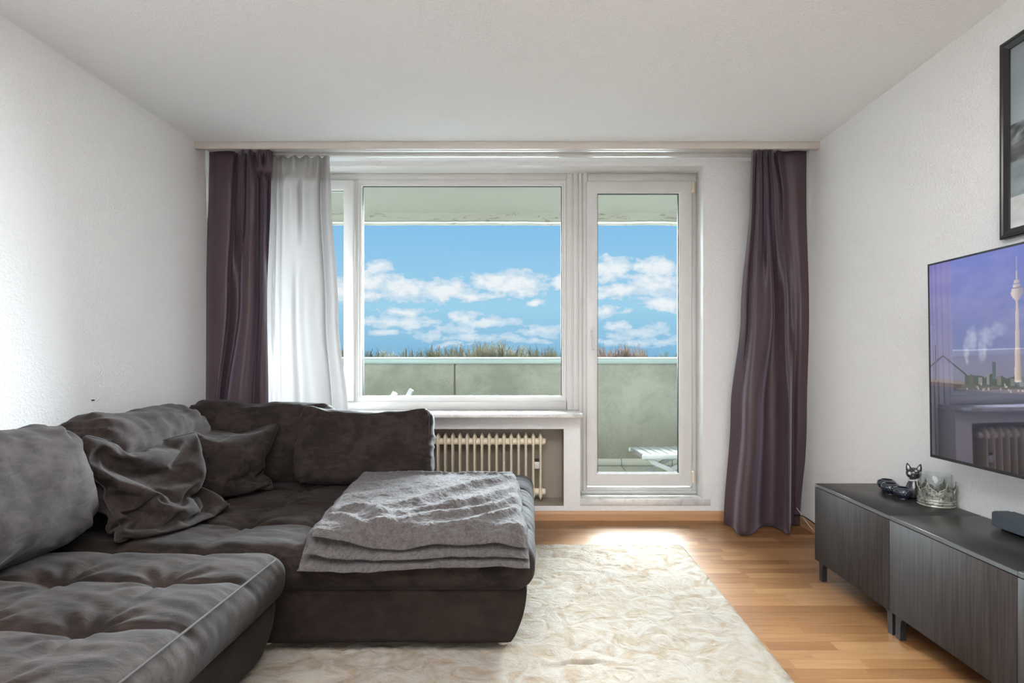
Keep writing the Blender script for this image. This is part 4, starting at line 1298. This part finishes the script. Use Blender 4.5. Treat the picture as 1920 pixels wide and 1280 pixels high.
# local: x depth (screen faces -x), y along, z up from bottom
box('housing', .004, .05, -TVW / 2, TVW / 2, 0, TVH, M_TVB, tv, bev=.004, seg=2)
box('back_cover', .05, .075, -TVW / 2 + .25, TVW / 2 - .25, .06, .5, M_TVB, tv, bev=.01, seg=2)
box('wall_bracket', .075, XR - TVX - .016, -.2, .2, .2, .45, M_TVB, tv)
def bezel():
    bm = bmesh.new()
    y0, y1, z0, z1 = -TVW / 2, TVW / 2, 0, TVH; w = .007
    o4 = [(y0, z0), (y1, z0), (y1, z1), (y0, z1)]; i4 = [(y0 + w, z0 + w * 1.6), (y1 - w, z0 + w * 1.6), (y1 - w, z1 - w), (y0 + w, z1 - w)]
    vo = [[bm.verts.new((x, a, b_)) for a, b_ in o4] for x in (-.001, .004)]; vi = [[bm.verts.new((x, a, b_)) for a, b_ in i4] for x in (-.001, .004)]
    for k in range(4):
        n_ = (k + 1) % 4
        bm.faces.new((vo[0][k], vo[0][n_], vi[0][n_], vi[0][k])); bm.faces.new((vo[0][k], vo[1][k], vo[1][n_], vo[0][n_])); bm.faces.new((vi[0][k], vi[0][n_], vi[1][n_], vi[1][k]))
    bmesh.ops.recalc_face_normals(bm, faces=bm.faces)
    return from_bm('bezel', bm, M_TVB, tv)
bezel()
def lin(c): 
    c = np.asarray(c, float) / 255
    return np.where(c <= .04045, c / 12.92, ((c + .055) / 1.055) ** 2.4)
def colour_panel(name, ys, zs, fn, mat, parent, x=0.0):
    """flat print in the local YZ plane, colour per vertex"""
    Yg, Zg = np.meshgrid(ys, zs, indexing='ij')
    V = np.stack([np.full(Yg.shape, x), Yg, Zg], -1).reshape(-1, 3)
    col = fn(Yg.ravel(), Zg.ravel())
    o = np_mesh(name, V, grid_faces(len(ys), len(zs), 0, True), mat, parent, smooth=False)
    at = o.data.color_attributes.new('Col', 'FLOAT_COLOR', 'POINT')
    at.data.foreach_set('color', np.hstack([np.clip(col, 0, 1), np.ones((len(col), 1))]).astype(np.float32).ravel())
    if o.data.polygons[0].normal.x > 0: o.data.flip_normals()
    return o
def city(y, z):
    s = TVW / 2 - y                       # distance from the far edge of the screen
    hz = .325                             # skyline level
    v = np.clip((z - hz) / (TVH - hz), 0, 1)[:, None]
    col = lin([104, 102, 122]) * (1 - v) + lin([96, 90, 158]) * v  # sky brightened: part of the window's reflection is put into the picture colour
    # steam plumes and thin cloud
    cl = np.clip(fbm(s * 5, z * 12, 3, 4) * 1.4, 0, 1) * sstep(.2, .6, v[:, 0]) * .10
    for cx_, cz_, rx_, rz_, w_ in ((.20, .42, .020, .05, .5), (.225, .47, .04, .05, .5), (.275, .43, .022, .05, .45), (.295, .48, .045, .045, .45), (.34, .50, .05, .03, .3)):
        d = np.hypot((s - cx_ + .012 * pn(s * 40, z * 40)) / rx_, (z - cz_ + .012 * pn(s * 40, z * 40, 4)) / rz_)
        cl = np.maximum(cl, w_ * sstep(1.1, .3, d) * (.75 + .4 * pn(s * 50, z * 50)))
    col = col + (lin([190, 188, 196]) - col) * cl[:, None]
    def paint(mask, c, soft=None):
        nonlocal col
        m_ = mask[:, None].astype(float) if soft is None else soft[:, None]
        col = col * (1 - m_) + lin(c) * m_
    # river
    paint(z < hz - .03, [28, 34, 52])
    wv_ = .5 + .5 * pn(s * 14, z * 160)
    col = np.where((z < hz - .03)[:, None], lin([17, 22, 36]) * (1 - wv_[:, None]) + lin([28, 38, 58]) * wv_[:, None], col)
    dk = sstep(hz - .04, 0.0, z)[:, None]
    col = np.where((z < hz - .03)[:, None], col * (1 - .75 * dk), col)
    # trees and shore
    tl = hz + .012 + .012 * pn(s * 30, 1) + .006 * pn(s * 110, 4)
    paint((z > hz - .035) & (z < tl) & (s > .19), [50, 60, 50])
    paint((z > hz - .045) & (z < hz - .022) & (s > .15), [74, 68, 66])
    rs = np.random.RandomState(3)
    for k in range(26):                   # low city blocks
        a = .20 + k * .045 + rs.uniform(0, .02); w_ = rs.uniform(.01, .028); h_ = rs.uniform(.0, .03)
        g_ = rs.randint(70, 120)
        paint((s > a) & (s < a + w_) & (z > hz - .02) & (z < hz + .005 + h_), [g_, g_ - 4, g_ - 6])
    paint((s > .318) & (s < .334) & (z > hz) & (z < hz + .062), [66, 76, 84])
    paint((s > .334) & (s < .337) & (z > hz) & (z < hz + .064), [118, 116, 112])
    for k in range(60):
        a = rs.uniform(.2, 1.3); zz0 = hz - .04 + rs.uniform(0, .025)
        paint((np.abs(s - a) < rs.uniform(.001, .004)) & (np.abs(z - zz0) < .004), [150, 140, 132])
    # bridge with one pylon
    deck = hz - .012 - .03 * s
    paint((np.abs(z - deck) < .006) & (s < .19), [112, 98, 94])
    paint((z < deck - .006) & (z > deck - .022) & (s < .17), [62, 46, 44])
    paint((np.abs(s - .036) < .003) & (z > deck) & (z < hz + .13), [34, 30, 38])
    l1 = hz + .085 - .6 * np.abs(s - .078)
    paint((np.abs(z - l1) < .0035) & (s < .2) & (z > deck), [34, 30, 36])
    # broadcasting tower
    a = .425; zb0, zt0 = hz - .005, .635
    w_ = .0135 - .010 * np.clip((z - zb0) / (zt0 - zb0), 0, 1)
    sh = np.clip((s - a) / .012, -1, 1)
    body_ = lin([170, 150, 140]) * (1 - .35 * sh[:, None])
    for msk in ((np.abs(s - a) < w_) & (z > zb0) & (z < zt0),
                (np.abs(s - a) < .004 + .020 * sstep(.585, .618, z)) & (z > .585) & (z < .622),
                (np.abs(s - a) < .021) & (z >= .622) & (z < .632), (np.abs(s - a) < .015) & (z >= .635) & (z < .648),
                (np.abs(s - a) < .011) & (z >= .65) & (z < .66), (np.abs(s - a) < .0035) & (z >= .66) & (z < .69), (np.abs(s - a) < .0018) & (z >= .69) & (z < .74)):
        col = np.where(msk[:, None], body_, col)
    paint((np.abs(s - a) < .021) & (z > .6325) & (z < .635), [90, 80, 82])
    return col
ys_ = np.concatenate([np.linspace(-TVW / 2 + .007, TVW / 2 - .52, 110)[:-1], np.linspace(TVW / 2 - .52, TVW / 2 - .007, 260)])
zs_ = np.concatenate([np.linspace(.011, .26, 60)[:-1], np.linspace(.26, .42, 90)[:-1], np.linspace(.42, TVH - .007, 130)])
colour_panel('screen', ys_, zs_, city, M_SCREEN, tv, x=.0005)

# ------------------------------------------------------------------ framed picture
pic = empty('framed_picture', (XR - .001, 2.187 - .30, PZ(450, 2.187)), label='black framed black and white seaside print high on the right wall', cat='picture frame')
PH = PZ(85, 2.187) - PZ(450, 2.187); PW = .60
def yz_ring(name, y0, y1, z0, z1, prof, mat, par_):
    """mitred frame; prof list of (inset, x)"""
    v, f = [], []
    for ins, x in prof:
        for a, b_ in ((y0 + ins, z0 + ins), (y1 - ins, z0 + ins), (y1 - ins, z1 - ins), (y0 + ins, z1 - ins)): v.append((x, a, b_))
    n_ = len(prof)
    for i in range(n_):
        j = (i + 1) % n_
        for k in range(4):
            l = (k + 1) % 4
            f.append((i * 4 + k, i * 4 + l, j * 4 + l, j * 4 + k))
    o = mesh(name, v, f, mat, par_, smooth=False)
    bm = bmesh.new(); bm.from_mesh(o.data); bmesh.ops.recalc_face_normals(bm, faces=bm.faces); bm.to_mesh(o.data); bm.free()
    return o
yz_ring('frame', -.30, .30, 0, PH, [(0, 0), (0, -.024), (.004, -.028), (.012, -.028), (.016, -.024), (.034, -.018), (.036, -.008), (.036, 0)], M_FRAMEB, pic)
def sea(y, z):
    v = z / PH
    s = .30 - y
    g = 150 + 60 * np.clip((.75 - v) * 1.6, 0, 1) - 40 * np.clip(v - .8, 0, 1)
    sk = np.stack([g * .9, g * .97, g], -1)
    hz = .57
    wv_ = fbm(s * 10 + z * 14, z * 30 - s * 22, 2, 4)
    sea_ = np.stack([95 + 90 * wv_] * 3, -1) * np.array([.93, .98, 1])
    dune = np.stack([80 + 40 * fbm(s * 9, z * 25, 7, 3)] * 3, -1)
    c = np.where((v > hz)[:, None], sk, sea_)
    c = np.where(((v < hz - .12 + s * .3) & (v > hz - .2 + s * .35))[:, None], dune, c)
    c = np.where(((v < .38))[:, None], np.stack([150 + 40 * fbm(s * 6, z * 10, 3)] * 3, -1) * np.array([.92, .98, 1]), c)
    c = np.where(((v < .20))[:, None], np.stack([205 + 30 * fbm(s * 8, z * 14, 5)] * 3, -1), c)
    return lin(np.clip(c, 0, 255))
colour_panel('print', np.linspace(-.27, .27, 90), np.linspace(.034, PH - .034, 120), sea, M_POSTER, pic, x=-.012)
box('backing', -.010, 0, -.27, .27, .03, PH - .03, M_TVB, pic)

# ------------------------------------------------------------------ soundbar
sb = empty('soundbar', (1.748, 2.137, CT), label='dark grey soundbar on the cabinet below the television', cat='soundbar')
def sbshape():
    L = .90
    bm = bmesh.new(); bm_box(bm, -.043, .040, -L, 0, .008, .060)
    vert = [e for e in bm.edges if abs(e.verts[0].co.z - e.verts[1].co.z) > .01]
    bmesh.ops.bevel(bm, geom=vert, offset=.012, segments=4, affect='EDGES')
    es = [e for e in bm.edges if abs(e.verts[0].co.z - e.verts[1].co.z) < .001 and e.calc_face_angle(0) > 1]
    bmesh.ops.bevel(bm, geom=es, offset=.003, segments=2, affect='EDGES')
    return sharp(from_bm('body', bm, M_SBAR, sb, smooth=True), 40)
sbshape()
for yy in (-.06, -.84): box('rubber_foot', -.03, .028, yy - .02, yy + .02, 0, .009, M_CABLE, sb)

# ------------------------------------------------------------------ ornaments
def hob_bowl(x, y, lab):
    c = empty('hobnail_bowl', (x, y, CT), rnd.uniform(0, 3), label=lab, cat='bowl', group='small dark hobnail bowls')
    prof = [(.0, .004), (.018, .004), (.020, 0), (.022, 0), (.022, .005), (.030, .012), (.0365, .022), (.038, .030), (.0365, .039), (.031, .047), (.026, .050), (.0235, .048), (.027, .042), (.031, .032), (.028, .02), (.015, .012), (0, .011)]
    pr = spline([list(p) for p in prof], 60)
    nA = 72
    v, f = [], []
    for i, (r, z) in enumerate(pr):
        out_ = i < 38 and .008 < z < .046
        for k in range(nA):
            a = 2 * math.pi * k / nA
            rr = r
            if out_:
                row_ = z / .0088
                h = abs(math.cos(9 * a + (math.pi / 2) * (int(row_) % 2))) * abs(math.sin(math.pi * (row_ % 1)))
                rr += .0030 * h ** .7
            v.append((rr * math.cos(a), rr * math.sin(a), z))
    for i in range(len(pr) - 1):
        for k in range(nA): f.append((i * nA + k, i * nA + (k + 1) % nA, (i + 1) * nA + (k + 1) % nA, (i + 1) * nA + k))
    mesh('body', v, f, M_CERAM, c)
    return c
hob_bowl(1.702, 2.745, 'small dark hobnail bowl, leftmost and farthest of the three')
hob_bowl(1.670, 2.665, 'small dark hobnail bowl, middle one of the three')
hob_bowl(1.668, 2.575, 'small dark hobnail bowl nearest the crown candle holder')

cat = empty('cat_figurine', (1.735, 2.60, CT), R(0), label='dark grey ceramic cat figurine with patched eye behind the small bowls', cat='figurine')
def blob(name, c, r, mat, parent, disp=None, n=24):
    v, f = [], []
    for i in range(n + 1):
        th = math.pi * i / n
        for k in range(n * 2):
            a = math.pi * k / n
            v.append((c[0] + r[0] * math.sin(th) * math.cos(a), c[1] + r[1] * math.sin(th) * math.sin(a), c[2] + r[2] * math.cos(th)))
    m2 = n * 2
    for i in range(n):
        for k in range(m2): f.append((i * m2 + k, (i + 1) * m2 + k, (i + 1) * m2 + (k + 1) % m2, i * m2 + (k + 1) % m2))
    return mesh(name, v, f, mat, parent)
def cat_body():
    # pear-shaped sitting body by lathe with front paws skinned on
    pr = spline([[0, 0], [.032, 0], [.036, .012], [.034, .035], [.026, .06], [.018, .078], [.012, .09], [0, .094]], 30)
    return lathe('body', [(max(a, 0), b_) for a, b_ in pr], M_CAT, cat, 32)
cat_body()
# facing direction: towards the camera and slightly to the left
fd = Vector((-.62, -.78, 0)).normalized(); rt_ = Vector((fd.y, -fd.x, 0)) * -1; up_ = Vector((0, 0, 1))
def cp3(a, b_, c_): return rt_ * a + fd * b_ + up_ * c_
hc = cp3(0, .006, .108)
blob('head', hc, (.031, .030, .026), M_CAT, cat)
for s in (-1, 1):
    b0 = hc + cp3(s * .018, 0, .014); tip = hc + cp3(s * .026, -.002, .045)
    tube('ear', [b0, b0 + (tip - b0) * .5, b0 + (tip - b0) * .85, tip], [.013, .009, .004, .001], M_CAT, cat, 12)
    e0 = b0 + fd * .008 + up_ * .004
    o = tube('inner_ear', [e0, e0 + (tip - b0) * .35, e0 + (tip - b0) * .6], [.006, .0045, .001], M_CATW, cat, 10); o['label'] = 'pale inner ear'
    blob('paw', cp3(s * .016, .034, .010), (.012, .012, .010), M_CAT, cat, n=12)
blob('muzzle', hc + cp3(0, .024, -.009), (.010, .010, .007), M_CAT, cat, n=12)
o = blob('eye', hc + cp3(-.012, .0245, .002), (.0085, .0065, .0075), M_CATW, cat, n=12); o['label'] = 'pale round painted eye'
blob('eye', hc + cp3(.013, .0255, .003), (.005, .005, .005), M_CAT, cat, n=12)
sv, sf = [], []
sc_ = hc + cp3(.010, .0275, .016)
for k in range(10):
    a = math.pi * k / 5; r = .007 if k % 2 == 0 else .003
    p = sc_ + rt_ * r * math.cos(a) + up_ * r * math.sin(a) * .8
    sv.append(p); 
sv += [p - fd * .006 for p in sv[:10]]
sf = [tuple(range(10)), tuple(range(10, 20))[::-1]] + [(k, (k + 1) % 10, 10 + (k + 1) % 10, 10 + k) for k in range(10)]
mesh('star_mark', sv, sf, M_CATW, cat, smooth=False)
tube('collar', [Vector((.0195 * math.cos(a), .0195 * math.sin(a), .080 + .004 * math.cos(a))) for a in np.linspace(0, 2 * math.pi, 28)], .004, M_CATW, cat, 8)
tp = spline([[.03, .01, .012], [.035, .035, .012], [.012, .045, .014], [-.02, .038, .013]], 16)
tube('tail', [tuple(p) for p in tp], .007, M_CAT, cat, 8)

cr = empty('crown_candle_holder', (1.7365, 2.46, CT), label='clear glass candle cylinder in a pewter crown on the far cabinet', cat='candle holder')
def crown():
    R0 = .0665
    nA, nZ = 240, 26
    def top(a):
        x = (a / (2 * math.pi) * 6) % 1
        d = abs(x - .5) * 2          # 0 at the tip
        tip = .098 * 1.0
        if d < .16: return .088 + .016 * (1 - d / .16)
        if d < .42: return .075 + .007 * math.sin((d - .16) / .26 * math.pi)
        q = (d - .42) / .58
        return .052 + .023 * (math.sqrt(max(0, 1 - (1 - abs(1 - q)) ** 2 * 0 - q * q)) if q < 1 else 0)
    V, Fc = [], []
    for sgn in (0, 1):
        for k in range(nA):
            a = 2 * math.pi * k / nA; h = top(a)
            for j in range(nZ):
                t_ = j / (nZ - 1); z = h * t_
                r = R0 - sgn * .0022
                if not sgn: r += .0016 * pn(a * 14, z * 260, 2) + .0012 * (1 + math.cos(z * 420)) * (z < .03)
                r += .002 * max(0, z - .05) / .04
                V.append((float(r) * math.cos(a), float(r) * math.sin(a), z + .001))
    N = nA * nZ
    for k in range(nA):
        k2 = (k + 1) % nA
        for j in range(nZ - 1):
            a_, b_ = k * nZ + j, k2 * nZ + j
            Fc.append((a_, b_, b_ + 1, a_ + 1)); Fc.append((N + a_, N + a_ + 1, N + b_ + 1, N + b_))
        Fc.append((k * nZ + nZ - 1, k2 * nZ + nZ - 1, N + k2 * nZ + nZ - 1, N + k * nZ + nZ - 1))
        Fc.append((k * nZ, N + k * nZ, N + k2 * nZ, k2 * nZ))
    mesh('crown', V, Fc, M_PEWTER, cr)
    for z in (.004, .016, .027):
        o = tube('band', [Vector(((R0 + .001) * math.cos(a), (R0 + .001) * math.sin(a), z)) for a in np.linspace(0, 2 * math.pi, 60)], .0017, M_PEWL, cr, 6)
    o = tube('rim_bead', [Vector(((R0 + .0008 + .002 * max(0, top(a) - .05) / .04) * math.cos(a), (R0 + .0008) * math.sin(a), top(a) + .0005)) for a in np.linspace(0, 2 * math.pi, 300)], .0013, M_PEWL, cr, 5)
    o['label'] = 'bright worn rim of the crown'
    lathe('glass_cylinder', [(.0, .003), (.057, .003), (.057, .132), (.0585, .133), (.0595, .132), (.0595, .001)], M_GLASS2, cr, 48)
    lathe('candle', [(0, .003), (.03, .003), (.03, .04), (.028, .042), (0, .040)], M_WAX, cr, 32)
crown()

# ------------------------------------------------------------------ cables, nail
o = tube('black_cable', [tuple(p) for p in spline([[1.74, 3.80, .075], [1.765, 3.72, .09], [1.78, 3.55, .07], [1.785, 3.35, .03], [1.78, 3.1, .008], [1.70, 2.93, .006], [1.69, 2.80, .006]], 50)], .0035, M_CABLE)
tag(o, 'black cable in the right corner between curtain and cabinet', 'cable')
o = tube('white_cable', [tuple(p) for p in spline([[1.745, 3.86, .16], [1.765, 3.78, .11], [1.785, 3.64, .03], [1.782, 3.4, .006], [1.78, 3.0, .005]], 40)], .0022, M_CABLEW)
tag(o, 'thin white cable beside the black cable in the right corner', 'cable')
o = tube('wall_nail', [(XL, 2.09 * F / 821, PZ(750, 2.09 * F / 821)), (XL + .012, 2.09 * F / 821, PZ(750, 2.09 * F / 821))], .0035, M_CABLE)
tag(o, 'small dark nail in the left wall above the sofa', 'nail')
